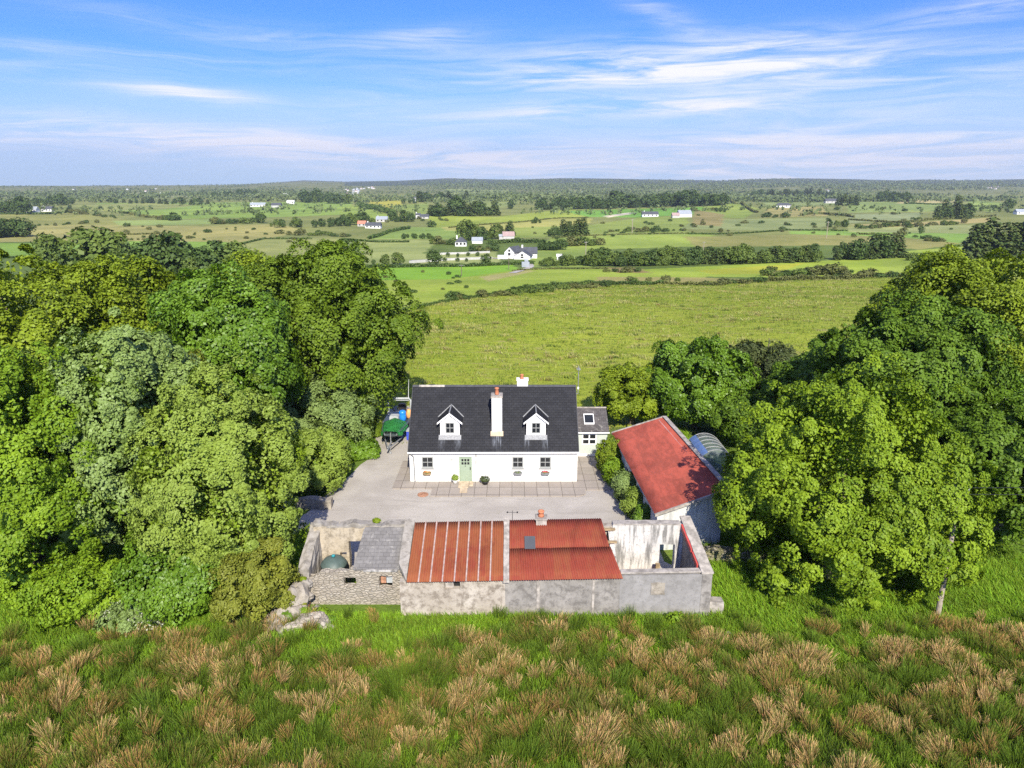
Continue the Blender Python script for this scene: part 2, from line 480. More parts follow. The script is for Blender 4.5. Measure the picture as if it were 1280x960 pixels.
M['blue'] = plain('blue_plastic', (.02, .22, .72), .35, .5, .1, 4)
M['orange'] = plain('orange_plastic', (.75, .36, .12), .5, .4, .1, 4)
M['tank'] = plain('dark_green_plastic', (.075, .105, .09), .5, .4, .15, 3)
M['teal'] = plain('teal_plastic', (.03, .25, .27), .5, .4, .1, 3)
M['door_red'] = plain('red_painted_metal', (.42, .06, .05), .55, .35, .15, 4)
M['flower_red'] = plain('red_flowers', (.55, .10, .12), .8, .2, .3, 20)
M['flower_orange'] = plain('orange_flowers', (.65, .26, .10), .8, .2, .3, 20)
M['flower_grey'] = plain('grey_green_flowers', (.22, .24, .22), .8, .2, .3, 20)
M['slab'] = plain('sandstone_slab', (.50, .40, .28), .9, .15, .2, 3)
M['batten'] = plain('faded_batten', (.34, .26, .235), .9, .1, .25, 4)
M['brick'] = plain('old_red_brick', (.36, .19, .12), .9, .1, .3, 6)
M['ridge'] = plain('dark_ridge_tile', (.06, .062, .068), .7, .3, .2, 4)
M['far_roof'] = plain('far_slate', (.075, .08, .09), .8, .3, .15, .6)
M['far_grey_roof'] = plain('far_grey_sheet', (.30, .33, .36), .6, .4, .1, .5)
M['far_pink_roof'] = plain('far_faded_roof', (.36, .26, .24), .8, .3, .1, .5)
M['far_red_roof'] = plain('far_red_roof', (.50, .20, .13), .8, .3, .1, .5)
M['far_stone'] = plain('far_grey_render', (.46, .45, .43), .9, .2, .1, .6)

def slate_mat(name, c0, c1, stains=(), ysc=1.43, moss=0.0, wear=.25, mort=.6):
    m, t, out = new_mat(name)
    co = coord(t)
    sep = t.node('ShaderNodeSeparateXYZ', {0: co})
    cb = t.node('ShaderNodeCombineXYZ', {0: sep.outputs[0], 1: t.m('MULTIPLY', sep.outputs[1], ysc), 2: 0.0})
    br = t.node('ShaderNodeTexBrick', {'Vector': cb.outputs[0], 'Color1': (*c0, 1), 'Color2': (*c1, 1), 'Mortar': (*[v * mort for v in c0], 1), 'Scale': 1.0,
                                     'Mortar Size': .012, 'Mortar Smooth': .3, 'Bias': 0.0, 'Brick Width': .34, 'Row Height': .22}, offset=.5)
    n = t.noise(co, 1.2, 6, .65)
    c = t.mix(t.m('MULTIPLY', t.ramp(n, .45, .75), wear), br.outputs[0], tuple(v * 2.2 for v in c1))
    if moss: c = t.mix(t.m('MULTIPLY', t.ramp(t.noise(co, 2.6, 6, .7), .56, .68), moss), c, (.42, .40, .36))
    for x0, x1, y0, y1 in stains:  # pale run-off below lead and mortar
        sx = t.m('MULTIPLY', t.ramp(sep.outputs[0], x0, x0 + .12), t.m('SUBTRACT', 1.0, t.ramp(sep.outputs[0], x1 - .12, x1)))
        sy = t.m('MULTIPLY', t.ramp(sep.outputs[1], y0, y0 + .9), t.m('SUBTRACT', 1.0, t.ramp(sep.outputs[1], y1 - .05, y1)))
        st = t.ramp(t.noise(t.map(co, (14, .9, .9)), 1.0, 4, .7), .42, .75)
        c = t.mix(t.m('MULTIPLY', t.m('MULTIPLY', sx, sy), t.m('MULTIPLY', st, .75)), c, (.34, .37, .42))
    surf(t, out, c, .65, .22, bump=br.outputs['Fac'], bump_d=-.008)
    return m
def rust_mat(name, paint, rust, amount=.5, sheet=.9, pale=.15):
    m, t, out = new_mat(name)
    co = coord(t)
    sep = t.node('ShaderNodeSeparateXYZ', {0: co})
    ix = t.m('FLOOR', t.m('DIVIDE', sep.outputs[0], sheet)); iy = t.m('FLOOR', t.m('DIVIDE', t.m('ADD', sep.outputs[1], .1), 1.72))
    wn = t.node('ShaderNodeTexWhiteNoise', {0: t.node('ShaderNodeCombineXYZ', {0: ix, 1: iy, 2: 3.0}).outputs[0]}, noise_dimensions='3D')
    n = t.noise(t.map(co, (2.6, .8, .8)), 1.3, 7, .7)
    f = t.m('ADD', t.m('MULTIPLY', wn.outputs[0], .22), t.m('MULTIPLY', n, 1.08))
    c = t.mix(t.ramp(f, .9 - amount, 1.25 - amount), paint, rust)
    fine = t.noise(t.map(co, (9, 2, 2)), 2.0, 5, .7)
    c = t.mix(t.m('MULTIPLY', t.ramp(fine, .5, .8), .5), c, tuple(v * .38 for v in rust))
    c = t.mix(t.m('MULTIPLY', t.ramp(t.noise(t.map(co, (.9, .35, .5)), 1.0, 7, .72, .5), .50, .68), .55), c, tuple(v * .42 for v in paint))
    c = t.mix(t.m('MULTIPLY', t.ramp(t.noise(co, 3.1, 6, .75), .66, .76), pale), c, (.55, .46, .42))
    surf(t, out, c, .75, .25)
    return m
M['slate'] = slate_mat('blue_black_slate', (.0155, .016, .019), (.023, .0235, .027), stains=((-.18, .68, -4.1, -2.84), (-4.22, -3.6, -4.1, -3.2), (-3.0, -2.4, -4.1, -3.2), (2.25, 2.75, -4.1, -3.2), (3.55, 4.15, -4.1, -3.2)))
M['slate_old'] = slate_mat('old_lichen_slate', (.075, .068, .066), (.105, .096, .093), moss=.45, wear=.35)
M['slate_ruin'] = slate_mat('grey_ruin_slate', (.15, .142, .135), (.175, .167, .16), ysc=1.1, moss=.5, wear=.3, mort=.84)
M['rust'] = rust_mat('rusty_red_sheet', (.235, .05, .028), (.26, .085, .035), .5)
M['rust2'] = rust_mat('dull_red_sheet', (.24, .048, .029), (.25, .072, .034), .4)
M['shed_roof'] = rust_mat('faded_red_sheet', (.40, .088, .058), (.27, .066, .044), .42, 1.1, .35)

def plaster_mat(name, base, dark, light, amt=.6, streak=True, damp=0.0):
    m, t, out = new_mat(name)
    co = coord(t)
    n = t.noise(co, .9, 8, .68, .4); f = t.noise(co, 7, 6, .7)
    c = t.mix(t.ramp(n, .40, .66), base, light)
    v = t.noise(t.map(co, (3.2, 3.2, .5)), 1.1, 6, .65) if streak else t.noise(co, 2.2, 6, .7)
    c = t.mix(t.m('MULTIPLY', t.ramp(v, .44, .64), amt), c, dark)
    c = t.mix(t.m('MULTIPLY', t.ramp(f, .54, .68), .5), c, tuple(x * .6 for x in dark))
    bmp = t.m('ADD', t.m('MULTIPLY', n, .6), t.m('MULTIPLY', f, .4))
    surf(t, out, c, .95, .1, bump=bmp, bump_d=.03)
    return m
M['plaster_pale'] = plaster_mat('pale_lime_plaster', (.37, .325, .27), (.17, .14, .11), (.46, .415, .355), .8, False)
M['plaster_grey'] = plaster_mat('grey_cement_render', (.235, .22, .20), (.12, .11, .10), (.31, .29, .265), .7, False)
M['plaster_patch'] = plaster_mat('smooth_cement_patch', (.255, .245, .235), (.17, .165, .155), (.30, .29, .28), .5, False)
M['plaster_white'] = plaster_mat('stained_whitewash', (.50, .475, .44), (.14, .135, .125), (.60, .575, .54), .85)
M['plaster_buff'] = plaster_mat('buff_lime_plaster', (.40, .34, .25), (.17, .14, .10), (.47, .41, .32), .75, False)
M['shed_white'] = plaster_mat('weathered_white_wall', (.55, .55, .54), (.30, .31, .31), (.62, .62, .61), .6)

def stone_mat(name, cols, mortar, scale=3.2, flat=2.0):
    m, t, out = new_mat(name)
    co = coord(t)
    mp = t.map(co, (scale, scale, scale * flat))
    nw = t.node('ShaderNodeTexNoise', {'Scale': 1.4, 'Detail': 3.0}); t.l.new(co, nw.inputs['Vector'])
    wv = t.node('ShaderNodeVectorMath', {0: mp}, operation='ADD')
    t.l.new(t.node('ShaderNodeVectorMath', {0: nw.outputs['Color'], 1: (.9, .9, .9)}, operation='MULTIPLY').outputs[0], wv.inputs[1])
    vo = t.node('ShaderNodeTexVoronoi', {'Vector': wv.outputs[0], 'Scale': 1.0}, feature='F1')
    ve = t.node('ShaderNodeTexVoronoi', {'Vector': wv.outputs[0], 'Scale': 1.0}, feature='DISTANCE_TO_EDGE')
    sr = t.node('ShaderNodeSeparateColor', {0: vo.outputs['Color']})
    c = t.mix(sr.outputs[0], cols[0], cols[1]); c = t.mix(t.ramp(sr.outputs[1], .6, .95), c, cols[2])
    f = t.noise(co, 9, 6, .7)
    c = t.mix(t.m('MULTIPLY', t.ramp(f, .5, .75), .45), c, tuple(v * .5 for v in cols[1]))
    c = t.mix(t.m('MULTIPLY', t.ramp(ve.outputs['Distance'], .055, .01), t.ramp(t.noise(co, 5, 3), .3, .55)), c, mortar)
    hgt = t.m('ADD', t.ramp(ve.outputs['Distance'], 0, .14), t.m('MULTIPLY', f, .35))
    surf(t, out, c, .95, .1, bump=hgt, bump_d=.035)
    return m
M['stone'] = stone_mat('rubble_stone', ((.37, .325, .265), (.31, .275, .225), (.42, .38, .32)), (.235, .205, .165), 3.6, 2.2)
M['stone_top'] = plaster_mat('weathered_stone_top', (.285, .26, .225), (.15, .135, .115), (.36, .335, .30), .7, False)
M['stone_pale'] = plaster_mat('limestone_rubble', (.31, .275, .225), (.14, .12, .095), (.39, .355, .30), .6, False)
M['stone_moss'] = stone_mat('mossy_stone', ((.26, .23, .14), (.16, .16, .08), (.36, .32, .25)), (.08, .09, .04), 4, 1.5)

# gravel yard and paving
m, t, out = new_mat('gravel'); co = coord(t)
n1 = t.noise(co, .22, 5, .6, .5); n2 = t.noise(co, 9, 5, .75); n3 = t.noise(co, 40, 2, .8)
c = t.mix(t.ramp(n1, .35, .65), (.37, .338, .30), (.46, .425, .38))
c = t.mix(t.m('MULTIPLY', t.ramp(n2, .52, .75), .35), c, (.25, .22, .19))
c = t.mix(t.m('MULTIPLY', t.ramp(n3, .5, .8), .4), c, (.56, .52, .46))
tr_ = t.noise(t.map(co, (.25, 1.6, 1), rot=(0, 0, .12)), 1.0, 5, .6, .8)
c = t.mix(t.m('MULTIPLY', t.ramp(tr_, .52, .66), .30), c, (.27, .245, .21))
c = t.mix(t.m('MULTIPLY', t.ramp(t.noise(co, .7, 7, .75, .6), .60, .74), .4), c, (.24, .24, .13))
surf(t, out, c, .95, .1, bump=n3, bump_d=.02); M['gravel'] = m
m, t, out = new_mat('paving'); co = coord(t)
br = t.node('ShaderNodeTexBrick', {'Vector': co, 'Color1': (.30, .26, .225, 1), 'Color2': (.35, .31, .27, 1), 'Mortar': (.13, .11, .09, 1), 'Scale': 1.0, 'Mortar Size': .018, 'Mortar Smooth': .2, 'Bias': 0., 'Brick Width': .92, 'Row Height': 1.25}, offset=0.0)
n1 = t.noise(co, .8, 6, .7)
c = t.mix(t.m('MULTIPLY', t.ramp(n1, .42, .7), .4), br.outputs[0], (.22, .20, .17))
surf(t, out, c, .9, .15, bump=br.outputs['Fac'], bump_d=-.01); M['paving'] = m

# ground: the tint attribute holds each field's own sward colour, alpha how rough its grass is
m, t, out = new_mat('pasture'); co = coord(t)
a = t.n.new('ShaderNodeAttribute'); a.attribute_name = 'tint'
rough_f = a.outputs['Alpha']
dist = t.node('ShaderNodeSeparateXYZ', {0: co}).outputs[1]
n0 = t.noise(co, .011, 5, .6, .4); n1 = t.noise(co, .075, 6, .65, .3); n2 = t.noise(co, .9, 6, .72); n3 = t.noise(t.map(co, (.22, .5, 1)), 1.0, 5, .7)
c = t.mix(t.ramp(n0, .35, .65), t.mix(1.0, a.outputs['Color'], (.80, .82, .82), 'MULTIPLY'), t.mix(1.0, a.outputs['Color'], (1.16, 1.12, 1.1), 'MULTIPLY'))
c = t.mix(t.m('MULTIPLY', t.ramp(n1, .42, .68), .6), c, t.mix(1.0, c, (.72, .82, .62), 'MULTIPLY'))
c = t.mix(t.m('MULTIPLY', t.ramp(n2, .45, .75), .5), c, t.mix(1.0, c, (.55, .60, .5), 'MULTIPLY'))
tan = t.m('MULTIPLY', t.ramp(n3, .52, .68), rough_f)
c = t.mix(t.m('MULTIPLY', tan, .75), c, (.33, .27, .12))
drk = t.m('MULTIPLY', t.ramp(t.noise(t.map(co, (.3, .45, 1), (40, 7, 0)), 1.0, 5, .7), .58, .70), rough_f)
c = t.mix(t.m('MULTIPLY', drk, .6), c, (.075, .10, .025))
surf(t, out, c, .95, .08, bump=t.m('ADD', n2, t.m('MULTIPLY', n3, t.m('MULTIPLY', rough_f, 2.0))), bump_d=.25); M['pasture'] = m
M['grass'] = attr_mat('grass_blade', .6, .25, .3)
M['straw'] = attr_mat('rush_stem', .65, .2, .2)
m, t, out = new_mat('polythene')
tr = t.node('ShaderNodeBsdfTransparent', {'Color': (.85, .9, .9, 1)})
pb = t.node('ShaderNodeBsdfPrincipled', {'Base Color': (.17, .205, .21, 1), 'Roughness': .25, 'Specular IOR Level': .6})
mx = t.node('ShaderNodeMixShader', {0: .55}); t.l.new(tr.outputs[0], mx.inputs[1]); t.l.new(pb.outputs[0], mx.inputs[2]); t.l.new(mx.outputs[0], out.inputs[0])
M['polythene'] = m

# ------------------------------------------------------------------ the ground sheet
def inside(px, py, poly):
    c = np.zeros(px.shape, bool); n = len(poly)
    for i in range(n):
        x0, y0 = poly[i]; x1, y1 = poly[(i + 1) % n]
        if y0 == y1: continue
        k = ((y0 > py) != (y1 > py)) & (px < (x1 - x0) * (py - y0) / (y1 - y0) + x0)
        c ^= k
    return c
FIELDS = [  # outline on the survey photo, colour of the sward, roughness
    ([(-900, 226), (2200, 226), (2200, 243), (-900, 243)], (.13, .15, .06), .4),
    ([(-900, 243), (2200, 243), (2200, 300), (-900, 300)], (.155, .18, .065), .45),
    ([(-900, 240), (420, 240), (440, 247), (-900, 250)], (.17, .19, .09), .4),
    ([(120, 254), (440, 252), (440, 268), (330, 272), (200, 274), (130, 262)], (.165, .245, .06), .1),
    ([(90, 256), (180, 254), (250, 256), (200, 262), (110, 264)], (.19, .22, .08), .2),
    ([(-300, 268), (100, 266), (160, 275), (150, 283), (-300, 284)], (.19, .205, .07), .5),
    ([(-300, 283), (120, 281), (240, 283), (350, 280), (385, 290), (300, 303), (160, 301), (-300, 306)], (.245, .24, .095), .6),
    ([(140, 276), (265, 274), (272, 280), (150, 282)], (.19, .255, .09), .1),
    ([(-300, 304), (115, 304), (180, 301), (300, 303), (270, 318), (-300, 322)], (.155, .255, .05), .2),
    ([(296, 304), (345, 297), (440, 299), (440, 328), (330, 322)], (.21, .235, .09), .1),
    ([(430, 302), (512, 300), (548, 301), (535, 312), (510, 331), (425, 333)], (.195, .235, .09), .1),
    ([(462, 299), (512, 284), (588, 284), (578, 299)], (.165, .24, .065), .1),
    ([(425, 260), (448, 256), (492, 271), (480, 277), (425, 268)], (.18, .25, .06), .1),
    ([(456, 250), (506, 249), (500, 262), (472, 259)], (.26, .26, .055), .1),
    ([(488, 257), (535, 254), (533, 268), (505, 269)], (.165, .225, .06), .4),
    ([(535, 270), (622, 271), (700, 262), (745, 262), (735, 271), (660, 280), (540, 284)], (.21, .265, .055), .1),
    ([(555, 236), (640, 238), (650, 252), (620, 262), (560, 250)], (.175, .22, .08), .2),
    ([(552, 284), (660, 276), (700, 273), (742, 273), (735, 280), (690, 284), (660, 290), (556, 288)], (.26, .27, .09), .2),
    ([(705, 264), (800, 261), (900, 258), (900, 266), (800, 272), (735, 271)], (.12, .25, .05), .1),
    ([(640, 285), (740, 281), (800, 272), (860, 270), (860, 292), (760, 293), (700, 297), (640, 297)], (.19, .245, .065), .2),
    ([(690, 297), (860, 290), (940, 300), (900, 307), (720, 313), (664, 316)], (.19, .255, .06), .2),
    ([(755, 270), (787, 265.5), (790, 267.5), (760, 272)], (.45, .42, .35), 0),
    ([(500, 318), (620, 314), (628, 333), (500, 333)], (.21, .25, .10), .1),
    ([(660, 312), (740, 310), (740, 334), (660, 334)], (.17, .235, .06), .3),
    ([(420, 335), (520, 334), (640, 331), (650, 337), (560, 350), (470, 353), (400, 352)], (.155, .29, .035), .1),
    ([(400, 351), (560, 349), (650, 337), (760, 336), (880, 342), (880, 354), (700, 357), (600, 369), (520, 381), (440, 395)], (.20, .27, .045), .55),
    ([(600, 346), (660, 337), (668, 339), (610, 352)], (.28, .27, .12), .5),
    ([(745, 346), (880, 347), (960, 350), (950, 358), (745, 359)], (.24, .225, .09), .8),
    ([(758, 334), (800, 335), (815, 341), (770, 341)], (.20, .16, .08), .5),
    ([(800, 337), (1130, 321), (1280, 318), (1280, 338), (1050, 347), (960, 347), (830, 345)], (.21, .285, .045), .2),
    ([(870, 338), (1005, 329), (970, 342), (890, 343)], (.26, .29, .04), .1),
    ([(1085, 318), (1300, 300), (1400, 345), (1130, 350)], (.20, .27, .05), .2),
    ([(855, 296), (1070, 292), (1140, 296), (1205, 304), (1150, 312), (1080, 306), (870, 309)], (.195, .20, .075), .6),
    ([(985, 288), (1070, 287), (1215, 292), (1200, 304), (1120, 296), (990, 292.5)], (.155, .255, .06), .1),
    ([(1060, 284), (1220, 281), (1215, 292), (1060, 290)], (.22, .255, .11), .2),
    ([(1060, 281), (1130, 279), (1240, 272), (1235, 278), (1110, 284)], (.29, .255, .12), .4),
    ([(870, 275), (1030, 272), (1055, 280), (1000, 289), (850, 286)], (.175, .215, .095), .3),
    ([(1060, 252), (1185, 252), (1175, 264), (1060, 266)], (.175, .235, .08), .1),
    ([(1060, 268), (1150, 266), (1150, 274), (1060, 279)], (.20, .24, .13), .2),
    ([(1128, 249), (1195, 250), (1190, 254), (1120, 254.5)], (.34, .31, .16), .1),
    ([(1212, 250), (1258, 254), (1240, 265), (1205, 260)], (.18, .25, .07), .1),
    ([(880, 258), (925, 253), (950, 262), (930, 273), (880, 271)], (.18, .24, .06), .2),
    ([(868, 262), (905, 268), (902, 283), (866, 281)], (.20, .18, .08), .7),
    ([(955, 243), (1060, 242), (1060, 256), (955, 258)], (.175, .225, .09), .2),
    ([(960, 260), (1030, 258), (1035, 270), (950, 272)], (.25, .235, .10), .5),
    ([(700, 234), (860, 230), (860, 238), (720, 239)], (.18, .20, .10), .2),
    ([(400, 530), (470, 400), (520, 385.5), (600, 370.5), (760, 357.5), (960, 353), (1130, 347), (1290, 345), (1500, 420), (1500, 540)], (.20, .245, .036), .9),
]
ys = [-70., -40., -20.] + list(np.arange(0, 20, 1.2)) + list(np.arange(20, 62, .5))
y = ys[-1]
while y < 9300:
    y *= 1.0072; ys.append(y)
ys = np.array(ys); NX = 721
tt = np.linspace(-1, 1, NX)
hw = 130 + 1.35 * np.maximum(ys, 0)
X = tt[None, :] * hw[:, None]; Y = np.repeat(ys[:, None], NX, 1)
Z = terrain(X, Y)
dep = cP * Y + sP * (H - Z); dn = -sP * Y + cP * (H - Z)
PXG = 640 + F * X / np.maximum(dep, .5); PYG = 480 + F * dn / np.maximum(dep, .5)
tint = np.zeros(X.shape + (4,), np.float32)
tint[..., :3] = (.12, .17, .04); tint[..., 3] = .4
for poly, col, rg in FIELDS:
    k = inside(PXG, PYG, poly) & (Y > 55)
    tint[k, :3] = np.array(col) * np.array((1.42, 1.34, 1.15)); tint[k, 3] = rg
k = Y < 60
tint[k, :3] = (.13, .20, .03); tint[k, 3] = .25
k = Y < 31.5
tint[k, :3] = (.075, .105, .022); tint[k, 3] = .3
k = (Y > 4300) & (PXG > 430)
tint[k, :3] = (.075, .10, .06)
k = (Y > 6000) & (PXG > 350) & (PXG <= 440)
tint[k, :3] = (.13, .15, .10)
V = np.stack((X, Y, Z), -1).reshape(-1, 3)
ii, jj = np.meshgrid(np.arange(len(ys) - 1), np.arange(NX - 1), indexing='ij')
q = (ii * NX + jj).ravel()
me = np_mesh('ground', V, np.stack((q, q + 1, q + NX + 1, q + NX), 1))
at = me.attributes.new('tint', 'FLOAT_COLOR', 'POINT'); at.data.foreach_set('color', tint.reshape(-1))
me.polygons.foreach_set('use_smooth', np.ones(len(me.polygons), bool))
tag(link('ground', me, M['pasture']), kind='structure')

def sheet(name, poly, z, m, sub=1.0, th=None):
    bm = BM()
    vs = [bm.verts.new((p[0], p[1], z)) for p in poly]
    f = bm.faces.new(vs)
    if f.normal.z < 0: f.normal_flip()
    if th:
        r = bmesh.ops.extrude_face_region(bm, geom=[f])
        for v in [g for g in r['geom'] if isinstance(g, bmesh.types.BMVert)]: v.co.z -= th
    me = bpy.data.meshes.new(name); bmesh.ops.recalc_face_normals(bm, faces=bm.faces); bm.to_mesh(me); bm.free()
    return tag(link(name, me, m), kind='structure')
def wobble(poly, amp=.25, step=.8, seed=1):
    out = []
    for i in range(len(poly)):
        a = Vector((*poly[i], 0)); b = Vector((*poly[(i + 1) % len(poly)], 0)); n = max(1, int((b - a).length / step))
        for k in range(n):
            p = a.lerp(b, k / n); w = mnoise.noise_vector(p * .8 + Vector((seed, 0, 0)))
            out.append((p.x + w.x * amp, p.y + w.y * amp))
    return out
sheet('yard', wobble([(-16.5, 36.6), (-15.6, 41), (-14.0, 45.5), (-12.7, 51), (-11.7, 56), (-12.4, 62), (-12, 69), (-8.2, 69), (-7.4, 59), (8.4, 58.5), (8.0, 51), (8.9, 45), (9.2, 38.2), (10.2, 36.7), (0, 36.6), (-10, 36.6)]), .012, M['gravel'])
sheet('patio', [(-8.9, 48.55), (-5.92, 48.55), (-5.92, 47.25), (4.9, 47.25), (5.35, 47.6), (5.4, 48.35), (7.35, 48.35), (7.9, 54.95), (4.98, 54.95), (4.98, 49.84), (-7.74, 49.84), (-7.74, 54), (-8.9, 54)], .085, M['paving'], th=.075)

# ------------------------------------------------------------------ windows and doors
def window(name, parent, x0, x1, y, z0, z1, mats, cols=2, rows=2, fr=.09, bar=.035, dep_=.10, axis='y', label=None):
    """window facing -y: frame with its glazing bars, panes as a child"""
    bm = BM()
    box(bm, x0, x0 + fr, y - .02, y + dep_, z0, z1); box(bm, x1 - fr, x1, y - .02, y + dep_, z0, z1)
    box(bm, x0 + fr, x1 - fr, y - .018, y + dep_, z0, z0 + fr); box(bm, x0 + fr, x1 - fr, y - .018, y + dep_, z1 - fr, z1)
    iw, ih = x1 - x0 - 2 * fr, z1 - z0 - 2 * fr
    for i in range(1, cols): c = x0 + fr + iw * i / cols; box(bm, c - bar / 2, c + bar / 2, y - .012, y + .06, z0 + fr, z1 - fr)
    for j in range(1, rows): c = z0 + fr + ih * j / rows; box(bm, x0 + fr, x1 - fr, y - .009, y + .058, c - bar / 2, c + bar / 2)
    w = part(name, bm, mats[0], parent)
    if label: w['label'] = label
    bm = BM(); box(bm, x0 + fr * .8, x1 - fr * .8, y + .03, y + .045, z0 + fr * .8, z1 - fr * .8)
    part('pane', bm, mats[1], w)
    return w

# ------------------------------------------------------------------ the white cottage
HX0, HX1, HY0, HY1, EZ, RY, RZ = -7.72, 4.93, 49.85, 57.45, 2.42, 53.65, 6.6
house = empty('cottage', (-1.39, 53.65, 0), 'white cottage with two dormers and a dark slate roof, beside the gravel yard', 'house')
wins = [(-6.83, -5.92, 1.16, 2.08), (0.0, .88, 1.16, 2.08), (2.06, 2.96, 1.16, 2.08)]
DX0, DX1 = -4.0, -3.02
bm = BM(); wall(bm, HX0, HX1, HY0, HY0 + .35, 0, 2.6, wins + [(DX0, DX1, .06, 2.1)])
for x0, x1 in ((HX0, HX0 + .35), (HX1 - .35, HX1)):
    prism(bm, [(HY0 + .352, 0), (HY1 - .352, 0), (HY1 - .352, 2.82), (RY, RZ - .16), (HY0 + .352, 2.82)], x0, x1)
wall(bm, HX0, HX1, HY1 - .35, HY1, 0, 2.6)
part('wall', bm, M['white'], house)
SL = (RZ - 2.60) / (RY - 49.68)
def roofz(y): return 2.60 + SL * (y - 49.68)
bm = BM()
prism(bm, [(49.68, 2.60), (RY, RZ), (57.62, 2.60), (57.62, 2.48), (RY, RZ - .13), (49.68, 2.48)], HX0 - .06, HX1 + .06)
roof = part('roof', bm, M['slate'], house)
bm = BM()  # ridge tiles, partly white with mortar
RP = [(RY - .14, RZ - .10), (RY - .02, RZ + .03), (RY + .02, RZ + .03), (RY + .14, RZ - .10)]
for x0, x1, nm, mm, lb in ((HX0 - .07, -7.3, 'ridge', 'ridge', None), (-7.298, -5.3, 'ridge', 'concrete', 'ridge tiles bedded in pale mortar'), (-5.298, HX1 + .07, 'ridge', 'ridge', None)):
    bm = BM(); prism(bm, RP, x0, x1); o = part(nm, bm, M[mm], roof)
    if lb: o['label'] = lb
for nm, x0, x1 in (('verge', HX0 - .10, HX0 - .062), ('verge', HX1 + .062, HX1 + .10)):
    bm = BM(); prism(bm, [(49.66, 2.44), (49.66, 2.61), (RY, RZ + .012), (57.64, 2.61), (57.64, 2.44), (RY, RZ - .2)], x0, x1); part(nm, bm, M['ridge'], roof)
bm = BM()  # fascia, its grey stands in for the thin shadow under the gutter
box(bm, HX0 - .05, HX1 + .05, 49.72, 49.78, 2.36, 2.475); part('fascia', bm, M['grey_paint'], house)
bm = BM()
tube(bm, [(HX0 - .1, 49.645, 2.47), (HX1 + .12, 49.645, 2.49)], [.065, .065], 8); g = part('gutter', bm, M['white_paint'], house)
bm = BM(); tube(bm, [(HX0 + .12, 49.66, 2.40), (HX0 + .32, 49.79, 2.1), (HX0 + .36, 49.80, .1)], [.045] * 3, 8); part('downpipe', bm, M['gutter'], g)
bm = BM(); tube(bm, [(-2.70, 49.66, 2.40), (-2.70, 49.79, 2.25), (-2.70, 49.80, 2.08)], [.04] * 3, 8); part('downpipe', bm, M['gutter'], g)
for a in wins: window('window', house, a[0], a[1], HY0 + .06, a[2], a[3], (M['grey_paint'], M['glass']))
for a in wins:
    bm = BM(); box(bm, a[0] - .06, a[1] + .06, HY0 - .07, HY0 + .05, a[2] - .07, a[2]); part('sill', bm, M['grey_paint'], house)
# door with four small panes
bm = BM(); box(bm, DX0, DX0 + .09, HY0 + .02, HY0 + .14, .06, 2.1); box(bm, DX1 - .09, DX1, HY0 + .02, HY0 + .14, .06, 2.1); box(bm, DX0 + .09, DX1 - .09, HY0 + .022, HY0 + .14, 2.01, 2.1)
part('door_frame', bm, M['sage'], house)
bm = BM(); wall(bm, DX0 + .092, DX1 - .092, HY0 + .07, HY0 + .12, .07, 2.005, [(-3.82, -3.66, 1.68, 1.88), (-3.60, -3.44, 1.68, 1.88), (-3.38, -3.22, 1.68, 1.88), (-3.82, -3.66, 1.42, 1.62), (-3.60, -3.44, 1.42, 1.62), (-3.38, -3.22, 1.42, 1.62)])
door = part('door', bm, M['sage'], house)
bm = BM(); box(bm, -3.85, -3.2, HY0 + .09, HY0 + .10, 1.40, 1.90); part('pane', bm, M['glass'], door)
bm = BM(); box(bm, -3.19, -3.13, HY0 + .02, HY0 + .075, 1.02, 1.22); part('handle', bm, M['black'], door)
bm = BM(); box(bm, -3.56, -3.50, HY0 + .045, HY0 + .075, 1.28, 1.34); part('knocker', bm, M['black'], door)
bm = BM(); prism(bm, [(-4.72, 1.86), (-4.55, 1.93), (-4.38, 1.86), (-4.45, 1.79), (-4.65, 1.79)], HY0 - .03, HY0 + .005, 'y'); part('name_plaque', bm, M['grey_paint'], house)
bm = BM(); box(bm, -2.74, -2.66, HY0 - .14, HY0 + .01, 1.62, 1.86); part('wall_lamp', bm, M['grey_paint'], house)
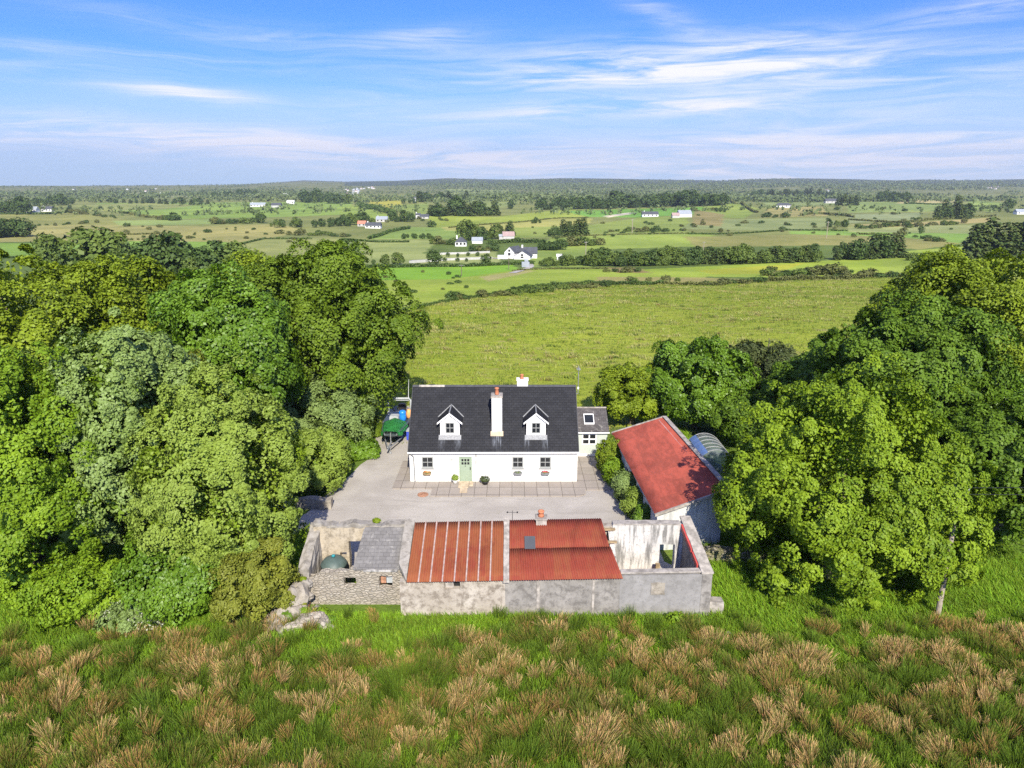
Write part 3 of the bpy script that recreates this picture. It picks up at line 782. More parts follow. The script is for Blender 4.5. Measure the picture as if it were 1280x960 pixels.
# dormers
def dormer(x0, x1):
    xc = (x0 + x1) / 2; yf = 50.58; zb = 3.38; ze = 4.72; za = 5.32
    bm = BM()
    hw_ = (x1 - x0) / 2
    wx0, wx1, wz0, wz1 = xc - .36, xc + .36, 3.66, 4.56
    # gabled front with a real window opening
    v = lambda x, z, y=yf: (x, y, z)
    wall(bm, x0, x1, yf, yf + .14, zb, ze, [(wx0, wx1, wz0, wz1)])
    prism(bm, [(x0, ze + .002), (x1, ze + .002), (xc, za - .06)], yf, yf + .14, 'y')
    for s0, s1 in ((x0, x0 + .12), (x1 - .12, x1)):
        prism(bm, [(yf + .142, 3.5), (yf + .142, ze), (49.68 + (ze - 2.60) / SL - .05, ze), (50.9, roofz(50.9) - .05)], s0, s1)
    d = part('dormer', bm, M['white'], house)
    bm = BM(); ov = .20; sl = (za - ze) / hw_
    zl = ze - ov * sl
    yb_r = 49.68 + (za + .05 - 2.60) / SL; yb_e = 49.68 + (zl + .05 - 2.60) / SL
    for s in (-1, 1):
        A = [(xc, yf - .12, za + .05), (xc + s * (hw_ + ov), yf - .12, zl + .05), (xc + s * (hw_ + ov), yb_e, zl + .05), (xc, yb_r, za + .05)]
        hexa(bm, [(p[0], p[1], p[2] - .09) for p in A], A)
    part('dormer_roof', bm, M['slate'], d)
    bm = BM()
    for s in (-1, 1):  # barge boards
        A = [(xc, za + .03), (xc + s * (hw_ + ov + .02), zl + .02), (xc + s * (hw_ + ov + .02), zl - .12), (xc, za - .12)]
        prism(bm, A, yf - .16, yf - .122, 'y')
    part('bargeboard', bm, M['white_paint'], d)
    bm = BM()
    tube(bm, [(xc, yf - .1, za + .07), (xc, yb_r, za + .07)], [.05, .05], 6)
    for s in (-1, 1): tube(bm, [(xc, yb_r + .02, za + .06), (xc + s * (hw_ + ov + .05), yb_e + .02, zl + .07)], [.045, .045], 6)
    part('ridge_flashing', bm, M['lead'], d); bm = BM()
    A = [(x0 - .12, 50.33, roofz(50.33) + .012), (x1 + .12, 50.33, roofz(50.33) + .012), (x1 + .12, 50.575, roofz(50.575) + .05), (x0 - .12, 50.575, roofz(50.575) + .05)]
    hexa(bm, [(p[0], p[1], p[2] - .03) for p in A], [(p[0], p[1], p[2] + .015) for p in A])
    part('flashing', bm, M['lead'], d)
    w = window('window', d, wx0, wx1, yf + .03, wz0, wz1, (M['grey_paint'], M['glass']), 2, 2, .08)
    return d
dormer(-5.42, -3.96)
dormer(1.09, 2.54)
def chimney(parent, x0, x1, y0, y1, z0, z1, m, cap_m, pots, cap_h=.14, pot_m='terracotta', ov=.05, pot_r=.13, pot_h=.5):
    bm = BM(); box(bm, x0, x1, y0, y1, z0, z1); c = part('chimney', bm, m, parent)
    bm = BM(); box(bm, x0 - ov, x1 + ov, y0 - ov, y1 + ov, z1 + .002, z1 + cap_h); part('cap', bm, cap_m, c)
    for px_, py_ in pots:
        bm = BM(); lathe(bm, [(pot_r * 1.1, z1 + cap_h + .002), (pot_r, z1 + cap_h + .1), (pot_r * .9, z1 + cap_h + pot_h - .1), (pot_r * 1.1, z1 + cap_h + pot_h - .08), (pot_r * 1.1, z1 + cap_h + pot_h), (pot_r * .7, z1 + cap_h + pot_h), (pot_r * .7, z1 + cap_h + pot_h - .15)], px_, py_, 14)
        part('chimney_pot', bm, M[pot_m], c, True)
    return c
c = chimney(house, -1.53, -.75, 50.80, 51.65, 3.4, 6.42, M['white'], M['concrete'], [(-1.14, 51.22)], .16, pot_h=.52, pot_r=.15)
bm = BM(); A = [(-1.62, 50.55, roofz(50.55) + .01), (-.66, 50.55, roofz(50.55) + .01), (-.66, 50.795, roofz(50.795) + .05), (-1.62, 50.795, roofz(50.795) + .05)]
hexa(bm, [(p[0], p[1], p[2] - .03) for p in A], [(p[0], p[1], p[2] + .02) for p in A]); f_ = part('flashing', bm, M['slab'], c); f_['label'] = 'buff mortar flashing at the foot of the stack'
chimney(house, .40, 1.25, 53.55, 54.25, 6.1, 7.0, M['white'], M['white'], [(.78, 53.9)], .06, pot_h=.36)
# rear extension
bm = BM()
AX0, AX1, AY0, AY1 = 4.935, 7.85, 55.0, 59.4
aw = (5.78, 6.96, 1.10, 2.04)
wall(bm, AX0, AX1, AY0, AY0 + .3, .0, 2.28, [aw])
prism(bm, [(AY0 + .302, 0), (AY1, 0), (AY1, 2.28), ((AY0 + AY1) / 2, 3.4), (AY0 + .302, 2.37)], AX1 - .3, AX1 - .002)
wall(bm, AX0, AX1 - .302, AY1 - .3, AY1, 0, 2.28)
part('extension_wall', bm, M['sage_wall'], house)
bm = BM(); box(bm, AX0 + .02, AX1 + .01, AY0 - .03, AY0 - .002, .086, .30); part('plinth', bm, M['white'], house)
bm = BM(); ym = (AY0 + AY1) / 2; prism(bm, [(54.82, 2.28), (ym, 3.60), (AY1 + .2, 2.28), (AY1 + .2, 2.17), (ym, 3.48), (54.82, 2.17)], AX0 + .09, AX1 + .12)
er = part('extension_roof', bm, M['slate_old'], house)
bm = BM(); tube(bm, [(AX0 + .1, ym, 3.61), (AX1 + .13, ym, 3.61)], [.07, .07], 8); part('ridge', bm, M['concrete'], er)
esl = (3.60 - 2.28) / (ym - 54.82)
def slopebox(bm, x0, x1, y0, y1, y_ref, z_ref, sl, lift0, lift1):
    A = [(x0, y0), (x1, y0), (x1, y1), (x0, y1)]
    hexa(bm, [(a, b, z_ref + sl * (b - y_ref) + lift0) for a, b in A], [(a, b, z_ref + sl * (b - y_ref) + lift1) for a, b in A])
bm = BM(); 
for r_ in ((5.98, 6.82, 55.55, 55.61), (5.98, 6.82, 56.44, 56.50), (5.98, 6.04, 55.612, 56.438), (6.76, 6.82, 55.612, 56.438)): slopebox(bm, *r_, 54.82, 2.28, esl, -.02, .09)
sk = part('skylight', bm, M['white_paint'], er)
bm = BM(); slopebox(bm, 6.042, 6.758, 55.613, 56.437, 54.82, 2.28, esl, .01, .05); part('pane', bm, M['glass'], sk)
w = window('window', house, aw[0], aw[1], AY0 + .03, aw[2], aw[3], (M['white_paint'], M['glass']), 2, 2, .08, .10, label='white framed window of the sage green extension')
bm = BM(); tube(bm, [(AX0 + .1, 54.78, 2.20), (AX1 + .15, 54.78, 2.20)], [.05, .05], 8); part('gutter', bm, M['white_paint'], house)
# aerial on a pole behind the gable
root = empty('aerial', (5.15, 54.9, 5.3), 'thin grey television aerial on a bracket at the cottage gable', 'aerial')
bm = BM(); tube(bm, [(4.98, 54.9, 5.45), (5.33, 54.9, 5.55), (5.33, 54.9, 5.9)], [.035] * 3, 6); part('bracket', bm, M['steel'], root)
bm = BM(); tube(bm, [(5.33, 54.9, 5.85), (5.33, 54.9, 7.85)], [.035, .03], 6); part('mast', bm, M['steel'], root)
bm = BM(); tube(bm, [(5.33, 54.5, 7.6), (5.33, 55.3, 7.6)], [.025] * 2, 5)
for dy in (-.35, -.2, -.05, .1, .25): tube(bm, [(5.18, 54.9 + dy, 7.6), (5.48, 54.9 + dy, 7.6)], [.015] * 2, 4)
part('antenna', bm, M['steel'], root)
bm = BM(); box(bm, 5.27, 5.39, 54.84, 54.96, 5.92, 6.1); part('junction_box', bm, M['white_paint'], root)

# things at the cottage front
def leafy(name, cx, cy, cz, rx, ry, rz, n, size, m, parent, r=rng):
    d = unit(r.normal(size=(n, 3))); rad = r.random(n) ** .4
    P = d * rad[:, None] * np.array((rx, ry, rz)) + np.array((cx, cy, cz))
    v, f = leaf_quads(P, d + (0, 0, .5), size * r.uniform(.7, 1.3, n), .8, .1, r)
    return link(name, np_mesh(name, v, f), m, parent)
for x, kk, lb in ((-6.42, 'flower_orange', 'window box of orange flowers under the cottage window left of its door'), (.45, 'flower_grey', 'grey window box under the middle ground floor window'), (2.52, 'flower_red', 'window box of red and yellow flowers under the window at the cottage right')):
    root = empty('window_box', (x, 49.72, .68), lb, 'window box', 'window boxes on the cottage front')
    bm = BM(); hexa(bm, [(x - .25, 49.64, .66), (x + .25, 49.64, .66), (x + .25, 49.83, .66), (x - .25, 49.83, .66)], [(x - .33, 49.58, .88), (x + .33, 49.58, .88), (x + .33, 49.83, .88), (x - .33, 49.83, .88)])
    part('trough', bm, M['timber' if kk == 'flower_orange' else 'gutter'], root)
    leafy('flowers', 0, 0, .24, .30, .11, .12, 160, .07, M[kk], root)
    leafy('foliage', 0, -.03, .19, .33, .13, .08, 120, .08, M['far_mid'], root)
root = empty('plant_pot', (-4.28, 49.42, .085), 'white pot with a round green plant left of the sage door', 'potted plant')
bm = BM(); lathe(bm, [(.15, .087), (.21, .36), (.23, .40), (.18, .40), (.17, .33)], -4.28, 49.42, 14); part('pot', bm, M['white_paint'], root, True)
leafy('foliage', 0, 0, .52, .30, .28, .24, 500, .09, M['lime2'], root)
root = empty('plant_tub', (-2.02, 49.36, .085), 'low dark tub of grey leaved plants right of the sage door', 'potted plant')
bm = BM(); lathe(bm, [(.2, .087), (.26, .30), (.28, .34), (.2, .34), (.19, .3)], -2.02, 49.36, 14); part('tub', bm, M['black'], root, True)
leafy('foliage', -.03, 0, .42, .42, .3, .26, 420, .11, M['blackish'], root)
leafy('flowers', .1, -.05, .5, .34, .25, .15, 60, .08, M['flower_grey'], root)
bm = BM(); 
for a in ((-4.02, -3.25, 48.62, 49.78), (-3.22, -2.92, 48.9, 49.78), (-3.85, -3.3, 47.75, 48.58)): box(bm, *a, .09, .125 + a[1] * -.004)
bmesh.ops.bevel(bm, geom=bm.edges[:], offset=.02, segments=1, affect='EDGES')
o = part('doorstep', bm, M['slab'], None); tag(o, 'buff sandstone slabs laid before the sage front door', 'doorstep')
bm = BM(); lathe(bm, [(.40, .014), (.40, .05), (.34, .07), (.1, .075)], -6.5, 47.6, 20); o = part('manhole_cover', bm, M['brick'], None); tag(o, 'round rusty manhole cover in the gravel before the cottage', 'manhole cover')

# ------------------------------------------------------------------ the long row of outbuildings
ob = empty('outbuilding', (-.5, 34.5, 0), 'long row of old stone and plaster outbuildings with rusty red roofs', 'outbuilding')
FY = 32.65
# slope of the single pitched roofs: low at the meadow side, high at the yard side
def rz_(y, x=0): return 2.14 + (2.36 - 2.14) * (x + 5.5) / 11.0 + (y - 32.5) * .432
# plaster front walls
bm = BM(); wall(bm, -5.85, -.36, FY, FY + .5, -.3, lambda a: 2.02 + .01 * a * 0 + (a + 5.8) * .022, [(-3.5, -2.7, 1.56, 2.0)], sub=.45); roughen(bm, .025, 1.3, 3)
w1 = part('wall', bm, M['plaster_pale'], ob); w1['label'] = 'pale flaking plaster front wall'
bm = BM(); box(bm, -3.49, -3.05, FY + .15, FY + .2, 1.57, 1.99); part('boarded_window', bm, M['concrete'], ob)
bm = BM(); box(bm, -3.04, -2.71, FY + .3, FY + .33, 1.57, 1.99); part('pane', bm, M['glass'], ob)
bm = BM(); wall(bm, -.355, 5.62, FY, FY + .5, -.3, lambda a: 2.17 + (a + .4) * .022, sub=.5); roughen(bm, .02, 1.2, 5)
w2 = part('wall', bm, M['plaster_grey'], ob); w2['label'] = 'grey cement rendered front wall'
bm = BM(); wall(bm, 5.622, 9.86, FY - .012, FY + .42, -.3, lambda a: 2.34 + (a - 5.6) * .02, sub=.5); roughen(bm, .015, 1.2, 8)
w3 = part('wall', bm, M['plaster_patch'], ob); w3['label'] = 'smooth grey front wall of the roofless bay'
bm = BM()
for x0, x1 in ((1.28, 1.44), (4.18, 4.30)): box(bm, x0, x1, FY - .035, FY - .004, -.2, 2.1)
part('pilaster', bm, M['concrete'], ob)
bm = BM(); wall(bm, 7.25, 7.95, FY - .045, FY - .016, 1.25, 1.95, sub=.12); roughen(bm, .05, 3, 2); part('patched_window', bm, M['stone_pale'], ob)
bm = BM(); box(bm, 5.65, 9.9, FY + .05, FY + .40, 2.42, 2.50)
for v in bm.verts: v.co.z += (v.co.x - 5.65) * .02
part('coping', bm, M['concrete'], ob)
# back wall
bm = BM(); wall(bm, -5.85, 5.6, 35.85, 36.3, 0, 3.52, sub=.8); roughen(bm, .02, 1.2, 9); part('back_wall', bm, M['plaster_pale'], ob)
bm = BM(); wall(bm, 5.605, 9.75, 35.82, 36.25, 0, 3.62, [(8.3, 9.15, .0, 2.42)], sub=.5); roughen(bm, .015, 1.3, 4); o = part('back_wall', bm, M['plaster_white'], ob); o['label'] = 'stained whitewashed back wall of the roofless bay'
bm = BM(); wall(bm, 5.62, 9.4, 35.80, 36.28, 3.625, 3.70, sub=.5); roughen(bm, .02, 2, 6); part('coping', bm, M['concrete'], ob)
# gable of the roofless bay, its inner face keeps a strip of red sheet
bm = BM()
lo = [(9.87, FY - .02), (10.38, FY - .02), (9.98, 36.3), (9.48, 36.3)]
hexa(bm, [(a, b, -.3) for a, b in lo], [(a, b, 2.46 + (b - FY) * .36) for a, b in lo])
bmesh.ops.subdivide_edges(bm, edges=bm.edges[:], cuts=5, use_grid_fill=True); roughen(bm, .025, 1.5, 2); part('gable_wall', bm, M['plaster_grey'], ob)
bm = BM()
lo = [(9.82, FY - .05), (10.43, FY - .05), (10.03, 36.35), (9.43, 36.35)]
hexa(bm, [(a, b, 2.50 + (b - FY) * .36) for a, b in lo], [(a, b, 2.60 + (b - FY) * .36) for a, b in lo])
bmesh.ops.subdivide_edges(bm, edges=bm.edges[:], cuts=5, use_grid_fill=True); roughen(bm, .03, 1.7, 3); part('coping', bm, M['concrete'], ob)
bm = BM()
for y0, y1 in ((FY + .5, 33.95), (34.1, 35.8)):
    x0, x1 = 9.86 - (y0 - FY) * .107, 9.86 - (y1 - FY) * .107
    hexa(bm, [(x0 - .13, y0, 2.30 + (y0 - FY) * .36), (x0 - .03, y0, 2.30 + (y0 - FY) * .36), (x1 - .03, y1, 2.30 + (y1 - FY) * .36), (x1 - .13, y1, 2.30 + (y1 - FY) * .36)],
         [(x0 - .13, y0, 2.55 + (y0 - FY) * .36), (x0 - .03, y0, 2.55 + (y0 - FY) * .36), (x1 - .03, y1, 2.55 + (y1 - FY) * .36), (x1 - .13, y1, 2.55 + (y1 - FY) * .36)])
o = part('roof_remnant', bm, M['door_red'], ob); o['label'] = 'strip of red sheet left along the bare gable'
bm = BM(); prism(bm, [(FY + .5, -.2), (35.82, -.2), (35.82, 3.42), (FY + .5, 2.05)], 5.34, 5.60); part('cross_wall', bm, M['plaster_white'], ob)
bm = BM(); wall(bm, 6.0, 8.25, 35.3, 35.78, 0, .7, sub=.3); roughen(bm, .06, 2.2, 7); part('ledge', bm, M['brick'], ob)
# red sheet roofs
bm = corrugated((-5.45, 32.42, rz_(32.42, -5.4)), (-.46, 32.42, rz_(32.42, -.46)), (-.47, 36.05, rz_(36.05, -.46)), (-5.42, 36.05, rz_(36.05, -5.4)), 40, .03)
r1 = part('roof', bm, M['rust'], ob, True); r1['label'] = 'rusty red sheet roof with pale battens'
bt = [-4.83, -4.22, -3.60, -2.98, -2.37, -1.75, -1.13]
for i, x in enumerate(bt):
    bm = BM(); w = .035
    hexa(bm, [(x - w, 32.40, rz_(32.40, x) + .015), (x + w, 32.40, rz_(32.40, x) + .015), (x + w + .02, 36.03, rz_(36.03, x) + .015), (x - w + .02, 36.03, rz_(36.03, x) + .015)],
         [(x - w, 32.40, rz_(32.40, x) + .06), (x + w, 32.40, rz_(32.40, x) + .06), (x + w + .02, 36.03, rz_(36.03, x) + .06), (x - w + .02, 36.03, rz_(36.03, x) + .06)])
    part('batten', bm, M['batten'], r1)
bm = corrugated((-.14, 32.42, rz_(32.42)), (5.72, 32.42, rz_(32.42, 5.7)), (5.30, 34.30, rz_(34.3, 5.1)), (-.14, 34.30, rz_(34.3)), 46, .03, rows=3)
ra_ = part('lower_roof', bm, M['rust2'], ob, True)
bm = corrugated((-.14, 34.27, rz_(34.27) + .005), (5.24, 34.27, rz_(34.27, 5.1) + .005), (4.98, 36.08, rz_(36.08, 5.1) + .005), (-.14, 36.08, rz_(36.08) + .005), 43, .03, rows=3)
r2 = part('roof', bm, M['rust2'], ob, True)
bm = BM(); slopebox(bm, .68, 1.26, 34.18, 34.95, 32.5, rz_(32.5, 1), .432, .05, .075); part('roof_light', bm, M['far_roof'], r2)
bm = BM(); slopebox(bm, -.45, -.15, 32.38, 36.1, 32.5, rz_(32.5, -.3), .432, -.1, .13); bmesh.ops.subdivide_edges(bm, edges=bm.edges[:], cuts=4, use_grid_fill=True); roughen(bm, .015, 2, 3); o = part('parapet', bm, M['concrete'], ob)
for y0 in (34.7, 35.5):
    bm = BM(); box(bm, 4.9, 5.7, y0, y0 + .1, rz_(y0, 5.5) - .22, rz_(y0, 5.5) - .09); part('rafter', bm, M['timber'], ob)
c = chimney(ob, 1.34, 1.92, 35.7, 36.25, 3.2, 4.0, M['concrete'], M['concrete'], [(1.62, 35.98)], .08, pot_h=.34, pot_r=.16)
bm = BM(); box(bm, 8.02, 8.24, 35.2, 35.42, .02, 1.5); o = part('timber_post', bm, M['timber'], None); tag(o, 'upright timber post beside the doorway of the roofless bay', 'post')
bm = BM(); hexa(bm, [(7.95, 33.6, .02), (8.2, 33.6, .02), (8.75, 35.1, .02), (8.5, 35.1, .02)], [(7.95, 33.6, .62), (8.2, 33.6, .62), (8.75, 35.1, .5), (8.5, 35.1, .5)]); o = part('timber_beam', bm, M['timber'], None); tag(o, 'fallen timber beam lying in the roofless bay', 'beam')
# weather vane
root = empty('weather_vane', (.02, 36.42, 0), 'thin black weather vane standing above the ridge of the red roofs', 'weather vane')
bm = BM(); tube(bm, [(.02, 36.42, 0), (.02, 36.42, 4.2)], [.02, .014], 6); part('pole', bm, M['black'], root)
bm = BM(); tube(bm, [(-.26, 36.42, 4.1), (.3, 36.42, 4.1)], [.013] * 2, 5); tube(bm, [(.02, 36.2, 4.1), (.02, 36.65, 4.1)], [.013] * 2, 5); box(bm, -.30, -.22, 36.41, 36.43, 4.06, 4.15); box(bm, .26, .34, 36.41, 36.43, 4.06, 4.15); part('arms', bm, M['black'], root)

# stone ruin at the left end of the row
SY = 33.65
bm = BM(); wall(bm, -10.85, -5.855, SY, SY + .3, -.3, lambda a: 2.14 + .06 * math.sin(a * 2.1) + .05 * math.sin(a * 7.3) - (.10 if a < -8.6 else 0) - .6 * max(0, min(1, (-10.1 - a) / .7)), [(-9.0, -8.35, 1.12, 1.66), (-7.12, -6.42, 1.02, 1.70)], sub=.2); roughen(bm, .055, 2.8, 11, top=1.5)
o = part('stone_wall', bm, M['stone'], ob)
bm = BM(); wall(bm, -11.1, -5.86, 35.95, 36.45, 0, lambda a: 3.46 + .03 * math.sin(a * 3), [(-9.2, -8.5, .0, 2.55), (-9.72, -9.35, 1.5, 1.85)], sub=.4); roughen(bm, .03, 1.6, 12); o = part('stone_wall', bm, M['plaster_buff'], ob); o['label'] = 'buff plastered back wall of the ruin'
bm = BM(); wall(bm, -11.1, -5.9, 35.93, 36.47, 3.40, lambda a: 3.58 + .09 * math.sin(a * 2.7) + .05 * math.sin(a * 6.1), sub=.2); roughen(bm, .08, 2.6, 13); part('wall_head', bm, M['stone_top'], ob)
bm = BM()
lo = [(-11.45, 33.7), (-10.86, 33.7), (-10.75, 36.5), (-11.36, 36.5)]
hexa(bm, [(a, b, -.2) for a, b in lo], [(a, b, 2.0 + (b - 33.4) * .50) for a, b in lo])
bmesh.ops.subdivide_edges(bm, edges=bm.edges[:], cuts=9, use_grid_fill=True); roughen(bm, .09, 2.4, 14, top=1.7); part('side_wall', bm, M['stone_top'], ob)
bm = BM(); A = [(-8.48, 33.62), (-6.0, 33.62), (-5.98, 36.15), (-8.2, 36.15)]
hexa(bm, [(a, b, 2.06 + (b - 33.6) * .55) for a, b in A], [(a, b, 2.16 + (b - 33.6) * .55) for a, b in A])
bmesh.ops.subdivide_edges(bm, edges=bm.edges[:], cuts=7, use_grid_fill=True); roughen(bm, .022, 1.5, 15)
o = part('slate_roof', bm, M['slate_ruin'], ob)
bm = BM(); box(bm, -7.9, -6.1, 33.52, 33.64, 2.06, 2.13); part('lintel', bm, M['plaster_white'], ob)
bm = BM(); A = [(-6.0, 33.55), (-5.48, 32.55), (-5.46, 36.3), (-5.99, 36.3)]
hexa(bm, [(a, b, 1.9 + (b - 32.6) * .46) for a, b in A], [(a, b, 2.14 + (b - 32.6) * .45) for a, b in A])
bmesh.ops.subdivide_edges(bm, edges=bm.edges[:], cuts=7, use_grid_fill=True); roughen(bm, .03, 2.4, 16); part('verge', bm, M['stone_top'], ob)
bm = BM(); prism(bm, [(34.16, -.2), (35.94, -.2), (35.94, 3.3), (34.16, 2.2)], -8.32, -8.12); part('cross_wall', bm, M['stone'], ob)
bm = BM(); box(bm, -7.08, -6.8, 33.95, 34.0, 1.12, 1.64); o = part('rusty_sheet', bm, M['brick'], ob)
bm = BM(); box(bm, -6.78, -6.46, 33.98, 34.02, 1.12, 1.64); part('pane', bm, M['hull_grey'], ob)
root = empty('plastic_tank', (-9.8, 34.9, 0), 'dark green plastic tank with a domed lid inside the roofless ruin', 'tank')
bm = BM(); lathe(bm, [(.62, .0), (.64, 1.6), (.70, 1.72)], -9.8, 34.85, 24); part('body', bm, M['tank'], root, True)
bm = BM(); lathe(bm, [(.74, 1.722), (.70, 1.84), (.52, 2.06), (.3, 2.18), (.16, 2.21)], -9.8, 34.85, 24); l_ = part('lid', bm, M['tank'], root, True)
bm = BM(); lathe(bm, [(.10, 2.212), (.10, 2.30), (.07, 2.33)], -9.8, 34.85, 14); part('cap', bm, M['teal'], l_, True)

# loose stones: each boulder of the collapsed corner
def boulder(x, y, z, sx, sy, sz, seed, m, label, group, name='boulder'):
    bm = BM(); bmesh.ops.create_icosphere(bm, subdivisions=3, radius=1)
    for v in bm.verts:
        n = mnoise.cell(v.co * 1.1 + Vector((seed * 3.1, 0, seed))) * .16 + mnoise.noise(v.co * 1.6 + Vector((seed * 3.1, 0, seed))) * .4 + mnoise.noise(v.co * 4 + Vector((0, seed, 0))) * .12
        v.co *= 1 + n
        v.co = Vector((v.co.x * sx, v.co.y * sy, v.co.z * sz))
    me = bpy.data.meshes.new(name); bm.to_mesh(me); bm.free()
    o = link(name, me, m); o.location = (x, y, z); o.rotation_euler = (0, 0, seed * 1.7)
    return tag(o, label, 'stone', group)
GR = 'fallen stones at the collapsed corner of the ruin'
boulder(-11.3, 33.0, .85, .72, .55, .75, 1, M['stone_pale'], 'big pale stone block leaning at the broken corner of the ruin', GR)
boulder(-11.55, 32.3, .3, .75, .6, .55, 2, M['stone_pale'], 'cream coloured mass of fallen masonry below the leaning block', GR)
boulder(-12.15, 31.75, .1, .95, .5, .4, 3, M['stone_pale'], 'long pale fallen stone farthest from the ruin, beside the tawny bush', GR)
boulder(-10.55, 31.65, .1, .9, .55, .5, 4, M['stone'], 'brownish heap of fallen masonry in the grass before the ruin', GR)
boulder(-9.75, 31.7, .12, .62, .45, .45, 5, M['stone'], 'rounded brown stone lump at the right of the fallen masonry', GR)
boulder(-9.25, 31.35, .05, .26, .22, .22, 6, M['stone_pale'], 'smallest pale fallen stone alone in the grass', GR)
boulder(-11.95, 33.4, .25, .5, .4, .45, 8, M['stone_pale'], 'pale stone half under the leaves left of the leaning block', GR)
for i_, (bx_, by_, bz_, sz_, lb_) in enumerate(((-11.05, 33.55, 1.35, .34, 'grey block perched on the broken end of the side wall'), (-10.75, 33.0, .95, .26, 'angular stone wedged beside the leaning block'), (-11.0, 32.45, .55, .30, 'angular cream stone in front of the leaning block'), (-10.35, 32.6, .25, .28, 'stone lying between the ruin wall and the brown heap'), (-12.3, 32.4, .2, .36, 'cream stone at the upper left of the fallen masonry'), (-12.75, 31.6, .05, .34, 'last pale stone at the far left of the fallen masonry, beside the tawny bush'), (-11.45, 31.35, .05, .30, 'broad pale stone at the lower edge of the fallen masonry'), (-10.95, 31.15, .02, .22, 'small brownish stone at the lower edge of the fallen masonry'), (-10.1, 31.2, .02, .2, 'small stone in the grass below the brown heap'), (-11.75, 32.95, .55, .28, 'small block between the cream mass and the half buried stone'))):
    boulder(bx_, by_, bz_, sz_ * 1.2, sz_, sz_ * .8, 20 + i_ * 1.7, M['stone_pale' if i_ % 3 else 'stone_top'], lb_, GR)
boulder(10.95, 30.9, .02, .28, .22, .16, 9, M['stone_pale'], 'small flat pale stone in the grass before the right end of the sheds', None)
bm = BM(); wall(bm, 10.35, 11.15, 32.75, 33.3, -.2, .72, sub=.2); roughen(bm, .05, 2, 21); o = part('wall_stub', bm, M['concrete'], None); tag(o, 'low concrete wall stub against the right end of the outbuildings', 'wall')
bm = BM(); wall(bm, 10.7, 15.5, 37.8, 38.5, -.2, lambda a: .95 - (a - 10.7) * .05, sub=.3); roughen(bm, .10, 1.8, 22); o = part('stone_wall', bm, M['stone_moss'], None); tag(o, 'low mossy stone wall in the shade between red shed and round tree', 'wall')
bm = BM(); wall(bm, -16.5, -12.6, 45.2, 45.8, -.2, lambda a: .75 + .1 * math.sin(a * 3), sub=.3); roughen(bm, .11, 1.8, 23); o = part('stone_wall', bm, M['stone_pale'], None); tag(o, 'low rubble wall in the shade at the left edge of the yard', 'wall')

# ------------------------------------------------------------------ the red roofed shed on the right
sh = empty('shed', (10.4, 46.3, 0), 'white walled shed with a faded red sheet roof beside the round green tree', 'shed')
NL, NR, FR, FL = Vector((8.88, 39.5, 0)), Vector((12.95, 39.85, 0)), Vector((11.85, 53.0, 0)), Vector((8.2, 53.55, 0))
zl_, zh_ = 2.5, 3.95
def quad_wall(bm, a, b, th, za, zb, holes=()):
    """upright wall from a to b, th to its left"""
    d = (b - a); L = d.length; d.normalize(); n = Vector((-d.y, d.x, 0))
    t2 = BM(); wall(t2, 0, L, 0, th, 0, lambda s: za + (zb - za) * s / L, holes, sub=1.0)
    for v in t2.verts: v.co = a + d * v.co.x + n * v.co.y + Vector((0, 0, v.co.z))
    me = bpy.data.meshes.new('tmp'); t2.to_mesh(me); t2.free(); bm.from_mesh(me); bpy.data.meshes.remove(me)
bm = BM()
quad_wall(bm, NL, NR, .3, zl_, zh_)
quad_wall(bm, NR, FR, .3, zh_ - .01, zh_ - .01); quad_wall(bm, FR, FL, .3, zh_ - .02, zl_ - .02)
quad_wall(bm, FL + Vector((.002, 0, 0)), NL + Vector((.002, 0, 0)), .3, zl_ - .015, zl_ - .015, [(2.2, 3.1, 0, 2.0), (4.6, 5.6, .8, 1.8), (7.3, 8.3, 0, 2.1), (9.8, 10.4, .5, 2.0), (11.6, 12.5, 0, 2.05)])
part('wall', bm, M['shed_white'], sh)
dL = (NL - FL).normalized(); nL = Vector((-dL.y, dL.x, 0))
for a0, a1, z0, z1, nm, mm in ((2.2, 3.1, .02, 2.0, 'door', 'shed_white'), (4.6, 5.6, .8, 1.8, 'window', 'glass'), (7.3, 8.3, .02, 2.1, 'door', 'tank'), (9.8, 10.4, .5, 2.0, 'window', 'glass'), (11.6, 12.5, .02, 2.05, 'door', 'tank')):
    bm = BM(); P = [FL + dL * a0 + nL * .14, FL + dL * a1 + nL * .14, FL + dL * a1 + nL * .19, FL + dL * a0 + nL * .19]
    hexa(bm, [(p.x, p.y, z0) for p in P], [(p.x, p.y, z1) for p in P]); part(nm, bm, M[mm], sh)
ov = .22
pl0 = NL + Vector((-.2, -ov, zl_ + .06)); pr0 = NR + Vector((.15, -ov, zh_ + .16)); pl1 = FL + Vector((-.2, ov, zl_ + .06)); pr1 = FR + Vector((.15, ov, zh_ + .16))
bm = corrugated(pl0, pl1, pr1, pr0, 96, .016, .012, 5, 5)
rs_ = part('roof', bm, M['shed_roof'], sh, True)
def strip(p, q, w, h, lift=.0):
    bm = BM(); p, q = Vector(p), Vector(q); d = (q - p).normalized(); n = d.cross(Vector((0, 0, 1))).normalized() * w / 2; u = Vector((0, 0, 1))
    hexa(bm, [p - n + u * lift, p + n + u * lift, q + n + u * lift, q - n + u * lift], [p - n + u * (lift + h), p + n + u * (lift + h), q + n + u * (lift + h), q - n + u * (lift + h)])
    return bm
for p, q in ((pl0 + Vector((0, -.02, -.13)), pr0 + Vector((.1, -.02, -.13))), (pl1 + Vector((0, .05, -.1)), pr1 + Vector((0, .05, -.1)))): part('barge', strip(p, q, .12, .17), M['concrete'], rs_)
part('ridge_cap', strip(pr0 + Vector((.05, 0, 0)), pr1 + Vector((.05, .1, 0)), .34, .06, .0), M['concrete'], rs_)

